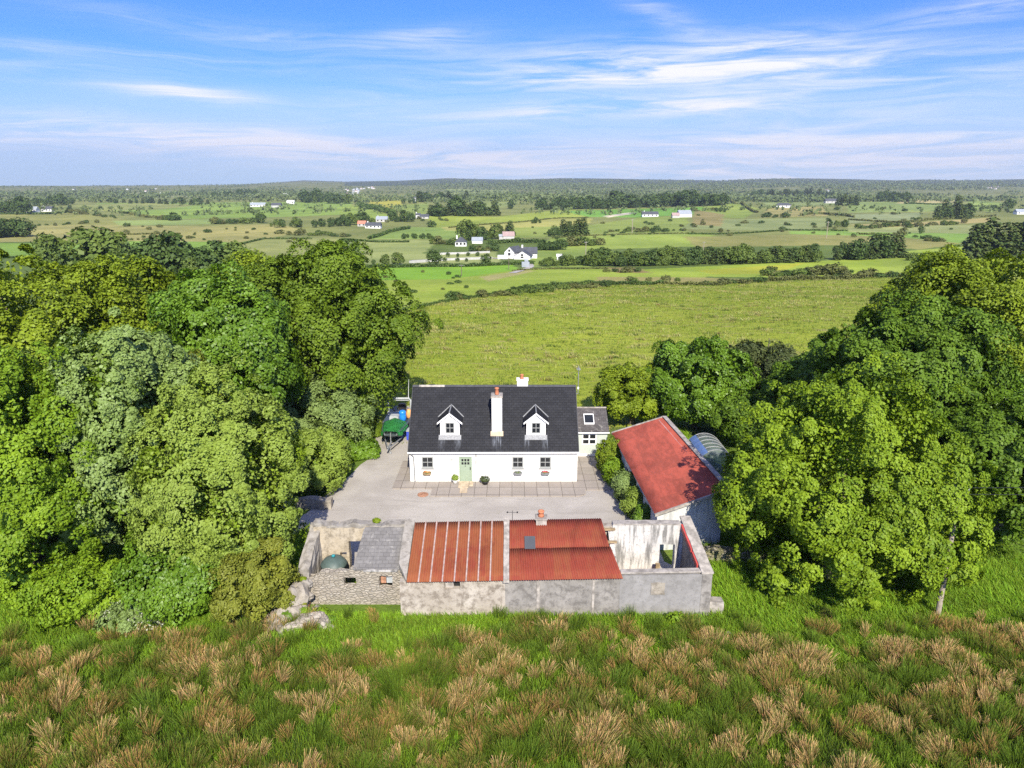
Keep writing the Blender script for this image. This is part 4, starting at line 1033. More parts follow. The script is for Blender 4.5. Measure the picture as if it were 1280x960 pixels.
# polythene tunnel behind the shed
root = empty('polytunnel', (15.9, 53, 0), 'small grey polythene tunnel behind the red roofed shed', 'polytunnel')
bm = BM(); n = 18; ring = []
for yy in np.linspace(51.6, 55.4, 8):
    ring.append([(bm.verts.new((15.9 - 1.65 * math.cos(math.pi * k / n), yy, .05 + 1.9 * math.sin(math.pi * k / n)))) for k in range(n + 1)])
for a, b in zip(ring, ring[1:]):
    for k in range(n): bm.faces.new((a[k], a[k + 1], b[k + 1], b[k]))
for r_ in (ring[0], ring[-1]): bm.faces.new(r_)
part('cover', bm, M['polythene'], root, True)
for yy in np.linspace(51.6, 55.4, 6):
    bm = BM(); tube(bm, [(15.9 - 1.67 * math.cos(math.pi * k / n), yy, .05 + 1.92 * math.sin(math.pi * k / n)) for k in range(n + 1)], [.03] * (n + 1), 6); part('hoop', bm, M['steel'], root)
bm = BM(); m_ = 4
A = [(15.9 - 1.69 * math.cos(a_), 1.94 * math.sin(a_) + .05) for a_ in np.linspace(.8, 1.15, 5)]
for (x0, z0), (x1, z1) in zip(A, A[1:]): bm.faces.new([bm.verts.new(p) for p in ((x0, 51.5, z0), (x1, 51.5, z1), (x1, 55.4, z1), (x0, 55.4, z0))])
bmesh.ops.remove_doubles(bm, verts=bm.verts[:], dist=.001); bmesh.ops.solidify(bm, geom=bm.faces[:], thickness=.03)
part('tarpaulin', bm, plain('pale_blue_tarp', (.12, .20, .42), .4, .4, .15, 2), root)

# ------------------------------------------------------------------ boat on its trailer, left of the cottage
BX = -10.35
root = empty('trailer', (BX, 59, 0), 'galvanised boat trailer carrying the green covered boat', 'trailer')
bm = BM()
for s in (-1, 1):
    tube(bm, [(BX + s * .75, 63.5, .55), (BX + s * .75, 58.2, .55), (BX + s * .10, 55.8, .55)], [.06] * 3, 6)
for yy in (58.6, 60.6, 62.8): tube(bm, [(BX - .75, yy, .56), (BX + .75, yy, .56)], [.05] * 2, 6)
tube(bm, [(BX, 57.2, .55), (BX, 55.2, .55)], [.07] * 2, 6); tube(bm, [(BX, 56.9, .55), (BX, 56.9, 1.35), (BX, 57.2, 1.4)], [.05] * 3, 6)
part('frame', bm, M['steel'], root)
bm = BM(); tube(bm, [(BX + .14, 55.7, .04), (BX + .14, 55.7, .75)], [.035] * 2, 6); lathe(bm, [(.10, .0), (.12, .04), (.12, .12), (.10, .16)], BX + .14, 55.7, 10); part('jockey_wheel', bm, M['steel'], root)
for s in (-1, 1):
    bm = BM()
    tube(bm, [(BX + s * .92, 61, .31), (BX + s * 1.1, 61, .31)], [.31] * 2, 18)
    w = part('wheel', bm, M['rubber'], root); bm = BM(); tube(bm, [(BX + s * .91, 61, .31), (BX + s * 1.115, 61, .31)], [.16] * 2, 14); part('rim', bm, M['steel'], w)
    bm = BM(); hexa(bm, [(BX + s * .88, 60.6, .66), (BX + s * 1.14, 60.6, .66), (BX + s * 1.14, 61.4, .66), (BX + s * .88, 61.4, .66)], [(BX + s * .88, 60.7, .72), (BX + s * 1.14, 60.7, .72), (BX + s * 1.14, 61.3, .72), (BX + s * .88, 61.3, .72)]); part('mudguard', bm, M['black'], root)
bt = empty('boat', (BX, 60, .6), 'small dark boat with a green tarpaulin over its bow, on a trailer by the cottage', 'boat')
st = [(57.0, .62, 1.5, 1.0), (57.5, .85, 1.55, .82), (58.4, .95, 1.5, .72), (60, 1.12, 1.42, .66), (62, 1.12, 1.4, .64), (63.6, 1.08, 1.42, .64)]
bm = BM(); rings = []
for yy, hw2, zt, zk in st:
    rings.append([bm.verts.new(p) for p in ((BX - hw2, yy, zt), (BX - hw2 * .92, yy, zt - .35), (BX - hw2 * .6, yy, zk + .12), (BX, yy, zk), (BX + hw2 * .6, yy, zk + .12), (BX + hw2 * .92, yy, zt - .35), (BX + hw2, yy, zt), (BX + hw2 - .08, yy, zt - .02), (BX + hw2 * .7, yy, zt - .3), (BX - hw2 * .7, yy, zt - .3), (BX - hw2 + .08, yy, zt - .02))])
for a, b in zip(rings, rings[1:]):
    for k in range(11): bm.faces.new((a[k], a[(k + 1) % 11], b[(k + 1) % 11], b[k]))
bm.faces.new(rings[0]); bm.faces.new(rings[-1][::-1]); part('hull', bm, M['hull'], bt, True)
bm = BM(); g = []
for j in range(15):
    v = j / 14; yy = 56.92 + v * 2.6; hw2 = np.interp(yy, [s[0] for s in st], [s[1] for s in st]) + .06; row = []
    for i in range(17):
        u = i / 16 * 2 - 1; a_ = abs(u)
        z = np.interp(a_, [0, .75, .86, 1], [1.62 + .30 * math.sin(min(1, v * 1.5) * 1.57), 1.60 + .06 * math.sin(v * 3), 1.5, 1.12 - .10 * math.sin(i * 2.3 + j)])
        z += mnoise.noise(Vector((u * 3, yy * 1.6, 0))) * .05
        row.append(bm.verts.new((BX + u * hw2 * (1.03 if a_ > .8 else 1), yy - (.1 if v == 0 else 0), z)))
    g.append(row)
for j in range(14):
    for i in range(16): bm.faces.new((g[j][i], g[j][i + 1], g[j + 1][i + 1], g[j + 1][i]))
bmesh.ops.solidify(bm, geom=bm.faces[:], thickness=.02); part('tarpaulin', bm, M['tarp'], bt, True)
bm = BM(); box(bm, BX - .55, BX + .25, 59.75, 60.6, 1.15, 1.95); bmesh.ops.bevel(bm, geom=bm.edges[:], offset=.06, segments=2, affect='EDGES'); part('console', bm, M['hull_grey'], bt)
bm = BM(); tube(bm, [(BX - 1.05, 62.2, 1.35), (BX - 1.05, 62.2, 2.7), (BX - .9, 62.2, 2.88), (BX + .9, 62.2, 2.88), (BX + 1.05, 62.2, 2.7), (BX + 1.05, 62.2, 1.35)], [.10] * 6, 8)
tube(bm, [(BX - 1.02, 62.7, 1.4), (BX - 1.02, 62.25, 2.7)], [.04] * 2, 6); tube(bm, [(BX + 1.02, 62.7, 1.4), (BX + 1.02, 62.25, 2.7)], [.04] * 2, 6); tube(bm, [(BX - .9, 62.2, 2.70), (BX + .9, 62.2, 2.70)], [.04] * 2, 6); part('arch', bm, M['hull_grey'], bt)
bm = BM(); tube(bm, [(BX + .85, 62.2, 2.9), (BX + .95, 62.2, 4.7)], [.025, .012], 6); part('whip_antenna', bm, M['white_paint'], bt)
bm = BM(); box(bm, BX - .35, BX + .35, 63.62, 64.1, .9, 1.9); bmesh.ops.bevel(bm, geom=bm.edges[:], offset=.09, segments=2, affect='EDGES'); part('outboard_motor', bm, M['black'], bt)
bm = BM(); lathe(bm, [(.26, 1.14), (.32, 1.2), (.34, 1.45), (.32, 1.7), (.31, 1.74), (.34, 1.82), (.31, 2.0), (.18, 2.1)], BX + .42, 61.1, 18); o = part('barrel', bm, M['blue'], None, True); tag(o, 'bright blue plastic barrel standing in the boat', 'barrel')
bm = BM(); lathe(bm, [(.12, 1.14), (.24, 1.35), (.28, 1.65), (.2, 1.95), (.08, 2.1)], BX + .95, 61.5, 14); o = part('fender', bm, M['orange'], None, True); tag(o, 'orange mooring buoy beside the blue barrel in the boat', 'buoy')
root = empty('crate', (-8.9, 59.3, 0), 'blue plastic crate on the gravel between boat and cottage', 'crate')
bm = BM(); wall(bm, -9.3, -8.5, 58.9, 58.96, .05, .85); wall(bm, -9.3, -8.5, 59.7, 59.76, .05, .85); box(bm, -9.3, -9.24, 58.962, 59.698, .05, .85); box(bm, -8.56, -8.5, 58.962, 59.698, .05, .85); box(bm, -9.238, -8.562, 58.962, 59.698, .05, .1); part('body', bm, plain('royal_blue_plastic', (.04, .07, .45), .45, .4, .15, 4), root)
bm = BM(); box(bm, -9.33, -8.47, 58.87, 59.79, .852, .92); part('lid', bm, M['hull_grey'], root)

# utility pole in the meadow edge
root = empty('utility_pole', (22.3, 32.5, 0), 'timber electricity pole standing in front of the dark maple at the round tree', 'utility pole')
bm = BM(); tube(bm, [(22.35, 32.5, -.3), (22.25, 32.45, 7.55)], [.14, .10], 12); part('pole', bm, M['pole'], root)
bm = BM(); tube(bm, [(21.9, 32.38, 7.3), (22.65, 32.38, 7.3)], [.05] * 2, 6); box(bm, 21.82, 21.98, 32.32, 32.44, 7.1, 7.34); part('bracket', bm, M['steel'], root)
for x_, z_ in ((22.6, 7.36), (22.5, 7.0), (21.95, 7.42)):
    bm = BM(); lathe(bm, [(.05, z_), (.09, z_ + .04), (.05, z_ + .09), (.09, z_ + .13), (.04, z_ + .2)], x_, 32.38, 10); part('insulator', bm, M['hull_grey'], root)
bm = BM()
for dz, ye in ((0, 42.5), (-.35, 41.5)):
    tube(bm, [(22.55 + (60 - 22.55) * k / 20, 32.38 + (ye - 32.38) * k / 20, 7.42 + dz - 1.6 * math.sin(math.pi * k / 20) * .8 - k * .02) for k in range(21)], [.013] * 21, 5)
o = part('cable', bm, M['black'], None); tag(o, 'pair of black wires running from the electricity pole towards the right', 'cable')

# ------------------------------------------------------------------ near trees
B = M['bark']
LT = 'tall trees left of the yard'; RT = 'tall trees right of the cottage'
N1 = 88000
px_tree('sycamore_tree', 'tree', 'big sycamore with pale silvery leaves, in the middle of the left trees', 160, 404, 110, 37.5, 1.0, (M['silver'], B), depth_ratio=.9, n=N1, leaf=.22, group=LT, trunk_r=.5, clump=.38, lobes=18, core=.86, spread=.54, lobe_r=(.30, .42), flat=.4)
px_tree('sycamore_tree', 'tree', 'yellowish green sycamore overhanging the left end of the stone ruin', 280, 466, 98, 35.6, .6, (M['lime2'], B), n=90000, leaf=.19, group=LT, trunk_r=.42, clump=.36, lobes=16, core=.86, spread=.54, lobe_r=(.30, .42), flat=.45)
px_tree('sycamore_tree', 'tree', 'bright green tree at the left border of the photo, in front of the silvery sycamore', 22, 432, 114, 34.8, .4, (M['lime'], B), n=N1, leaf=.2, group=LT, trunk_r=.42, clump=.37, lobes=16, core=.86, spread=.54, lobe_r=(.30, .42))
px_tree('sycamore_tree', 'tree', 'fresh mid green round topped tree behind the silvery sycamore', 262, 337, 90, 49.5, 2.0, (M['mid'], B), n=60000, leaf=.29, group=LT, trunk_r=.45, clump=.6, lobes=13)
px_tree('beech_tree', 'tree', 'broad dark olive beech with a smooth high dome, left of the boat', 408, 306, 104, 63, 1.5, (M['beech'], B), n=80000, leaf=.3, group=LT, trunk_r=.6, clump=.8, up=.8, flat=.2, lobes=16)
px_tree('beech_tree', 'tree', 'olive green wide tree with layered sprays at the far left', 55, 316, 128, 56, 2.0, (M['olive'], B), n=70000, leaf=.3, group=LT, trunk_r=.55, clump=.8, up=.9, flat=.2, lobes=14)
px_tree('beech_tree', 'tree', 'yellow olive tree between the mid green tree and the layered far left one', 178, 328, 82, 60, 2.0, (M['olive'], B), n=44000, leaf=.3, group=LT, trunk_r=.4, clump=.7, up=.7, lobes=9)
px_tree('beech_tree', 'tree', 'dull olive tree crowning behind the beech and the mid green tree', 318, 316, 78, 70, 3, (M['olive'], B), n=30000, leaf=.32, group=LT, trunk_r=.4, clump=.7, up=.7, lobes=9)
px_tree('willow', 'tree', 'grey green willow bush between the beech and the boat', 402, 478, 62, 57.5, .05, (M['willow'], B), n=36000, leaf=.22, group=LT, trunk_r=.16, clump=.45, lobes=11, low=-.6)
px_tree('willow', 'tree', 'lower grey green willow at the yard edge beneath the beech', 436, 495, 34, 64, .05, (M['beech'], B), n=22000, leaf=.22, group=LT, trunk_r=.14, clump=.4, lobes=8, low=-.6)
px_tree('shrub', 'shrub', 'green shrub at the yard edge just left of the boat trailer drawbar', 447, 548, 26, 55.5, .02, (M['mid'], B), n=15000, leaf=.17, group='shrubs round the yard', trunk_r=.1, clump=.35, lobes=8, low=-.6)
px_tree('shrub', 'shrub', 'low green shrub close to the left side of the boat', 462, 530, 18, 60.5, .02, (M['beech'], B), n=9000, leaf=.17, group='shrubs round the yard', trunk_r=.1, clump=.32, lobes=7, low=-.6)
px_tree('shrub', 'shrub', 'tawny yellow shrub overhanging the left edge of the gravel yard', 385, 535, 42, 48.5, .05, (M['lime2'], B), n=26000, leaf=.2, group='shrubs round the yard', trunk_r=.14, clump=.4, lobes=9, low=-.6)
px_tree('shrub', 'shrub', 'small tawny tree standing up between the silvery sycamore and the mid green tree', 252, 445, 30, 41.5, 6, (M['tawny'], B), n=12000, leaf=.2, group='shrubs round the yard', trunk_r=.14, clump=.4, lobes=7)
px_tree('shrub', 'shrub', 'brownish olive bush at the meadow edge left of the fallen masonry', 312, 672, 50, 32.6, .0, (M['tawny'], B), n=26000, leaf=.15, group='shrubs at the meadow edge', trunk_r=.1, clump=.32, lobes=10, low=-.7, flat=.2)
px_tree('shrub', 'shrub', 'dark green bush under the skirts of the yellowish sycamore', 225, 655, 64, 33.6, .0, (M['mid'], B), n=26000, leaf=.2, group='shrubs at the meadow edge', trunk_r=.1, clump=.4, lobes=9, low=-.7)
px_tree('shrub', 'shrub', 'lush green bush at the foot of the bright tree at the left border', 95, 700, 60, 33.0, .0, (M['lime'], B), n=22000, leaf=.2, group='shrubs at the meadow edge', trunk_r=.1, clump=.4, lobes=9, low=-.7)
px_tree('elder_bush', 'shrub', 'low elder bush with white blossom at the meadow edge below the sycamores', 170, 758, 36, 31.8, -.1, (M['blossom'], B), n=1100, leaf=.14, group='shrubs at the meadow edge', trunk_r=.06, clump=.3, lobes=8, low=-.5)
px_tree('elder_bush', 'shrub', 'green leafy elder round the white blossom at the meadow edge', 172, 752, 40, 32.1, -.1, (M['willow'], B), n=9000, leaf=.16, group='shrubs at the meadow edge', trunk_r=.06, clump=.3, lobes=8, low=-.5)

px_tree('maple_tree', 'tree', 'big round bright green maple in front of the electricity pole', 1052, 464, 148, 36.2, -1.8, (M['maple'], B), depth_ratio=.90, n=140000, leaf=.19, group=RT, trunk_r=.42, clump=.35, lobes=20, low=-.85, spread=.56, lobe_r=(.30, .44), core=.84)
px_tree('maple_tree', 'tree', 'tall deep green maple behind the round bright one', 1120, 374, 106, 49, 1.5, (M['dark'], B), n=70000, leaf=.27, group=RT, trunk_r=.45, clump=.55, lobes=15)
px_tree('beech_tree', 'tree', 'high olive beech at the right border, above the deep green maple', 1215, 318, 112, 60, 2, (M['olive'], B), n=66000, leaf=.3, group=RT, trunk_r=.55, clump=.8, up=.85, flat=.2, lobes=14)
px_tree('maple_tree', 'tree', 'dark leafy maple at the right border behind the electricity pole', 1262, 505, 92, 41, .6, (M['dark'], B), n=66000, leaf=.25, group=RT, trunk_r=.4, clump=.55, lobes=14)
px_tree('maple_tree', 'tree', 'mid green maple at the right border between the beech and the dark maple', 1250, 470, 60, 48, 3, (M['mid'], B), n=30000, leaf=.27, group=RT, trunk_r=.4, clump=.55, lobes=9)
px_tree('ash_tree', 'tree', 'green pointed tree right behind the red shed roof', 872, 418, 60, 62.5, .6, (M['mid'], B), n=42000, leaf=.27, group=RT, trunk_r=.3, clump=.5, lobes=13)
px_tree('ash_tree', 'tree', 'low olive tree between the cottage extension and the pointed green tree', 792, 455, 44, 63.5, .3, (M['olive'], B), n=26000, leaf=.26, group=RT, trunk_r=.25, clump=.45, lobes=10, low=-.6)
px_tree('thorn_tree', 'tree', 'dark tangled thorn tree between the pointed green tree and the tall maple', 945, 432, 52, 66, .3, (M['blackish'], B), n=22000, leaf=.25, group=RT, trunk_r=.25, clump=.5, lobes=10, low=-.6)
px_tree('maple_tree', 'tree', 'deep green tree filling the gap between the thorn tree and the tall maple', 1002, 442, 50, 60, .5, (M['dark'], B), n=26000, leaf=.26, group=RT, trunk_r=.3, clump=.5, lobes=10)
px_tree('thorn_tree', 'tree', 'dark shaded tree behind the polytunnel', 930, 492, 46, 58.5, .3, (M['dark'], B), n=22000, leaf=.25, group=RT, trunk_r=.25, clump=.5, lobes=9, low=-.6)
# crooked dead spruce that sticks out of the thorn
def conifer(name, label, x, y, zb, h, rad, m, group, nw=16, per=60, needle=.3, r=None):
    r = r or np.random.default_rng(int(x * 7 + y * 13) % 9999)
    root = empty(name, (x, y, zb), label, 'conifer', group)
    P, N, S = conifer_mesh(h, rad, nw, per, needle, r)
    v, f = leaf_quads(P, N, S, .6, .1, r); link('crown', np_mesh('crown', v, f), m, root)
    bm = BM(); tube(bm, [(0, 0, -.3), (0, 0, h * .5), (0, 0, h * .97)], [rad * .09 + .05, rad * .06, .03], 7); me = bpy.data.meshes.new('trunk'); bm.to_mesh(me); bm.free(); link('trunk', me, B, root)
    return root
p = at_y(962, 420, 68)
conifer('spruce', 'thin crooked dark spruce tip sticking out beside the tall maple', p.x, 68, 0, p.z, 2.6, M['blackish'], None, 13, 34, .3)

SR = 'shrubs along the white wall of the red roofed shed'
for i, (cx, top, half, y, zl, mt, n, lb) in enumerate((
        (761, 547, 17, 52.0, .1, 'olive', 9000, 'rounded olive bush between the cottage extension and the shed'),
        (766, 572, 14, 49.8, .05, 'lime', 7000, 'bright green bush below the rounded olive one'),
        (782, 588, 16, 46.8, .05, 'willow', 8000, 'grey green shrub in the middle of the shed wall'),
        (796, 610, 16, 44.0, .05, 'lime2', 8000, 'yellow green shrub near the front corner of the shed'),
        (806, 630, 14, 42.0, .05, 'mid', 7000, 'low dark green shrub at the front corner of the shed'))):
    px_tree('shrub', 'shrub', lb, cx, top, half, y, zl, (M[mt], B), n=n, leaf=.14, group=SR, trunk_r=.06, clump=.26, lobes=8, low=-.8)
for x, y, z, s, m_, lb in ((-8.2, 36.9, 0, .75, 'mid', 'small weed growing in the gravel behind the ruin, seen above its slate roof'), (-8.45, 35.2, .2, .5, 'lime', 'green weed in the doorway of the roofless ruin'), (-7.6, 36.2, 3.55, .32, 'olive', 'mossy tuft on top of the back wall of the ruin'),
                           (-10.75, 32.2, .3, .5, 'lime', 'bright green bramble sprouting among the fallen stones'), (-11.0, 32.55, .6, .35, 'tawny', 'yellowing bramble on the fallen stones'), (-5.55, 36.7, 0, 1.9, 'mid', 'tall green weed behind the joint of slate roof and red roof'),
                           (-11.6, 31.9, .2, .6, 'mid', 'dark green weed growing over the cream fallen masonry'), (-10.0, 32.4, .05, .65, 'lime', 'bright weed between the ruin wall and the brown heap'), (-12.4, 32.9, .1, .7, 'tawny', 'tawny weed at the upper left of the fallen masonry'), (-11.15, 33.5, 1.5, .3, 'olive', 'mossy tuft on the broken end of the side wall'), (-9.4, 31.9, 0, .5, 'mid', 'weed in the grass right of the fallen masonry'), (8.5, 31.9, 0, .75, 'lime', 'leafy bramble against the foot of the smooth grey wall'), (7.4, 31.9, 0, .55, 'lime', 'lower bramble against the foot of the smooth grey wall'), (9.6, 31.7, 0, .6, 'mid', 'bramble at the right corner of the smooth grey wall'), (-11.9, 39.5, 0, .6, 'lime', 'sunlit green tuft left of the ruin')):
    root = empty('weed', (x, y, z), lb, 'plant')
    leafy('foliage', 0, 0, s * .5, s * (.35 if s > 1.5 else .8), s * .35, s * .5, int(500 * s) + 60, .12, M[m_], root)
    bm = BM(); tube(bm, [(0, 0, -.02), (.02, 0, s * .6)], [.02, .008], 5); me = bpy.data.meshes.new('stem'); bm.to_mesh(me); bm.free(); link('stem', me, B, root)

# ------------------------------------------------------------------ far trees: a few leafy patterns, every tree its own object
def pattern(kind, mat, seed):
    r = np.random.default_rng(seed)
    if kind == 'c':
        P, N, S = conifer_mesh(1.0, .24, 12, 12, .11, r, droop=.3, bare=.1)
    elif kind == 's':
        P, N, S, _ = crown_points(.62, .62, .5, 700, .14, r, lobes=9, clump=.16, low=-.7); P[:, 2] += .46
    else:
        P, N, S, _ = crown_points(.40, .40, .46, 1300, .085, r, lobes=12, clump=.12, low=-.8, up=.4); P[:, 2] += .52
    ok = P[:, 2] > -.02; v, f = leaf_quads(P[ok], N[ok], S[ok], .8, .15, r)
    me = np_mesh('far_' + kind, v, f); me.materials.append(M[mat]); return me
PAT = {('b', 'd'): [pattern('b', 'far_dark', s) for s in (1, 2, 3)], ('b', 'm'): [pattern('b', 'far_mid', s) for s in (4, 5, 6)],
       ('c', 'd'): [pattern('c', 'conifer', s) for s in (7, 8, 9)], ('s', 'm'): [pattern('s', 'far_mid', s) for s in (10, 11)], ('s', 'd'): [pattern('s', 'far_dark', s) for s in (12, 13)], ('s', 'g'): [pattern('s', 'far_gorse', s) for s in (14, 15)]}
NAME = {'b': ('tree', 'tree'), 'c': ('conifer', 'conifer'), 's': ('shrub', 'shrub')}
def far_plant(kind, tone, px_, row, hpx, label, group, wide=1.0):
    g = ground_at(px_, row); d = depth(g.y, g.z); h = hpx / F * d
    me = random.choice(PAT[(kind, tone)])
    o = bpy.data.objects.new(NAME[kind][0], me); C.objects.link(o)
    o.location = g; s = h * random.uniform(.88, 1.12)
    o.scale = (s * wide * random.uniform(.85, 2.0 if kind == 's' else 1.2), s * wide * random.uniform(.85, 1.15), s); o.rotation_euler = (0, 0, random.uniform(0, 6.28))
    return tag(o, label, NAME[kind][1], group)
def cluster(x0, x1, r0, r1, n, hpx, kinds, label, wide=1.0):
    for i in range(n):
        k = random.choice(kinds); x = x0 + (x1 - x0) * (i + random.uniform(.1, .9)) / n
        f = (x - x0) / (x1 - x0)
        far_plant(k[0], k[1], x, r0 + (r1 - r0) * f + random.uniform(-.8, .8), random.uniform(*hpx) * random.choice((.6, .8, 1, 1, 1.08)), label, label, wide)
D = [('b', 'd')]; DM = [('b', 'd'), ('b', 'm')]; CD = [('c', 'd'), ('c', 'd'), ('b', 'd')]; SH = [('s', 'd'), ('s', 'm'), ('s', 'g')]; SG = [('s', 'g'), ('s', 'd')]
cluster(-30, 30, 298, 296, 13, (17, 22), [('c', 'd'), ('b', 'd')], 'dark forest block edge at the left border of the photo', 1.3)
cluster(-20, 40, 266, 266, 9, (15, 22), D, 'dark trees round the white bungalows at the far left')
cluster(42, 92, 257, 256, 7, (8, 13), D, 'dark trees just behind the white bungalows at the far left')
cluster(85, 150, 266, 273, 9, (3.5, 6), SG, 'hedge bushes right of the white bungalows at the far left', 1.2)
cluster(125, 265, 253, 256, 18, (6, 9), CD, 'dark tree belt above the long bright field on the left', 1.2)
cluster(30, 125, 283, 279, 9, (3, 5), SG, 'bushes on the brown slope below the white bungalows')
cluster(196, 222, 275, 275, 5, (6, 9), SH, 'bushes in the middle of the left fields')
cluster(262, 326, 281, 278, 9, (6, 9), SH, 'round bushes along the bog under the long white house', 1.1)
far_plant('b', 'd', 327, 279, 13, 'round dark tree at the end of the bog bushes under the long white house', None)
cluster(336, 380, 284, 284, 6, (7, 12), DM, 'small trees between the bog bushes and the dark belt')
cluster(392, 442, 284, 282, 7, (9, 13), D, 'dark belt of trees left of the red roofed bungalow', 1.1)
cluster(348, 440, 293, 296, 11, (5, 8), SH, 'hedge bushes above the dull green field', 1.1)
cluster(376, 440, 253, 255, 10, (11, 17), DM, 'trees before the distant village')
cluster(266, 330, 247, 246, 9, (6, 9), D, 'dark wood far behind the long white house', 1.2)
far_plant('b', 'm', 64, 340, 42, 'small pale green tree behind the layered olive tree at the far left', None)
cluster(112, 160, 353, 353, 4, (52, 60), DM, 'dark rounded trees rising behind the far left crowns', 1.1)
cluster(190, 228, 352, 352, 4, (52, 62), D, 'dark green trees rising behind the left crowns')
cluster(232, 305, 354, 354, 6, (46, 60), [('b', 'd'), ('c', 'd'), ('b', 'm')], 'brownish trees rising behind the mid green tree', 1.0)
cluster(404, 446, 352, 352, 4, (38, 47), [('b', 'd'), ('c', 'd')], 'dark trees just behind the beech', 1.0)
cluster(426, 468, 281, 281, 6, (12, 17), DM, 'trees left of the red roofed bungalow')
cluster(488, 516, 277, 277, 5, (9, 12), D, 'trees between the grey roofed bungalow and the far farm')
cluster(536, 620, 270, 270, 14, (16, 20), CD, 'dark plantation in the middle of the valley', 1.2)
cluster(520, 585, 252, 250, 10, (10, 14), CD, 'dark conifers on the hill behind the valley plantation', 1.2)
cluster(503, 519, 254, 254, 3, (6, 8), D, 'small dark copse by the white house on the hill')
far_plant('b', 'd', 638, 261, 11, 'single dark tree right of the valley plantation', None)
far_plant('s', 'd', 540, 284, 9, 'dark bush in front of the valley plantation', None)
cluster(503, 543, 298, 298, 8, (5, 7), D, 'hedge trees left of the hip roofed white house', 1.1)
cluster(578, 622, 300, 299, 8, (17, 24), DM, 'tall trees behind the white farmhouse', 1.0)
cluster(626, 642, 294, 294, 3, (16, 20), [('c', 'd')], 'pointed conifers by the pink roofed shed')
cluster(540, 580, 305, 305, 7, (6, 10), SH, 'shrubs left of the hip roofed white house')
cluster(590, 618, 314, 314, 5, (8, 12), SH, 'garden shrubs left of the white farmhouse')
for x, h in ((432, 16), (446, 10), (481, 13), (498, 14), (543, 17), (467, 7), (608, 15)): far_plant('b', random.choice('dm'), x, 331, h, 'rounded tree along the hedge below the white farmhouse', 'rounded trees along the hedge below the white farmhouse', 1.15)
for x, r_ in ((560, 321), (572, 321), (585, 320), (597, 320), (572, 327), (583, 327), (556, 327)): far_plant('b', 'd', x, r_, 5, 'young tree planted beside the farm drive', 'young trees beside the farm drive', 1.1)
cluster(672, 705, 313, 312, 7, (10, 14), D, 'dark trees right of the white farmhouse', 1.2)
cluster(706, 750, 307, 306, 7, (8, 11), SH, 'dark rounded bushes on the green slope right of the farmhouse', 1.1)
cluster(685, 700, 296, 296, 3, (15, 18), D, 'leafy trees left of the scots pines')
cluster(702, 730, 295, 294, 6, (17, 22), [('c', 'd')], 'tall pines on the slope above the farmhouse')
cluster(674, 738, 333, 331, 12, (9, 15), DM, 'mixed trees along the lane right of the farmhouse', 1.2)
cluster(738, 860, 333, 331, 26, (14, 23), DM, 'dense dark tree belt right of the farmhouse', 1.1)
cluster(860, 1022, 331, 327, 34, (16, 25), [('b', 'd'), ('c', 'd'), ('c', 'd'), ('b', 'm')], 'dense dark tree belt beyond the rushy field', 1.1)
cluster(1042, 1074, 325, 325, 5, (20, 26), CD, 'pointed conifers right of the dense tree belt', 1.1)
cluster(1074, 1126, 324, 322, 8, (20, 30), CD, 'group of dark conifers before the brown bog', 1.1)
cluster(757, 862, 290, 289, 12, (4, 7), SH, 'row of round bushes below the two bungalows', 1.1)
cluster(955, 1060, 345, 343, 13, (9, 14), SH, 'low dark bushes on the bank beyond the rushy field', 1.3)
cluster(672, 770, 262, 260, 20, (9, 14), D, 'far wood left of the twin bungalows', 1.2)
cluster(770, 905, 260, 256, 28, (11, 18), D, 'far wood above the twin bungalows', 1.2)
cluster(662, 676, 279, 279, 3, (7, 9), D, 'dark bush clump in the pale hayfield')
cluster(950, 986, 272, 272, 7, (5, 6.5), D, 'low dark clump below the white bungalow on the right', 1.4)
cluster(894, 908, 264, 265, 3, (7, 10), D, 'dark bushes on the green hillock')
cluster(938, 1050, 247, 247, 22, (8, 13), CD, 'dark wood behind the white bungalow on the right', 1.2)
cluster(1044, 1072, 256, 256, 6, (13, 17), CD, 'dark pines right of the long low farm')
cluster(1100, 1140, 252, 252, 9, (10, 14), D, 'dark copse with a red roof in front')
cluster(1167, 1212, 274, 273, 9, (18, 27), [('c', 'd'), ('b', 'd')], 'tall pines above the right hand fields', .9)
cluster(1032, 1062, 284, 283, 4, (7, 12), DM, 'bushes at the pole in the right hand fields')
cluster(1066, 1135, 286, 283, 9, (4, 7), SH, 'hedge bushes in the right hand fields', 1.1)
cluster(1135, 1210, 284, 279, 9, (4, 7), SH, 'hedge bushes below the tall pines', 1.1)
cluster(1212, 1262, 265, 262, 5, (8, 13), D, 'dark round trees right of the tall pines')
far_plant('s', 'g', 1128, 294, 10, 'pale hawthorn bush at the green strip', None); far_plant('b', 'd', 1151, 292, 10, 'round dark tree at the green strip', None)
cluster(1155, 1180, 301, 302, 4, (4, 6), SG, 'dark bushes at the end of the green strip', 1.2)
cluster(1206, 1300, 323, 322, 9, (46, 66), [('c', 'd')], 'big dark conifers above the right hand trees', 1.0)
cluster(1130, 1172, 326, 326, 4, (9, 13), SH, 'dark bushes behind the olive beech at the right')
cluster(560, 575, 376, 374, 3, (9, 13), SH, 'dark thorn bushes at the hedge of the rushy field, left end', 1.0)
cluster(775, 850, 353, 353, 5, (7, 10), SH, 'bushes along the hedge of the rushy field', 1.1)
cluster(560, 760, 376, 358, 13, (5, 10), SH, 'thorn bushes standing in the thick hedge of the rushy field', 1.2)
cluster(862, 955, 357, 353, 8, (5, 9), SG, 'scrub bushes right of the thick hedge of the rushy field', 1.3)
cluster(1040, 1120, 348, 346, 7, (7, 11), SG, 'scrub bushes at the right end of the rushy field', 1.2)
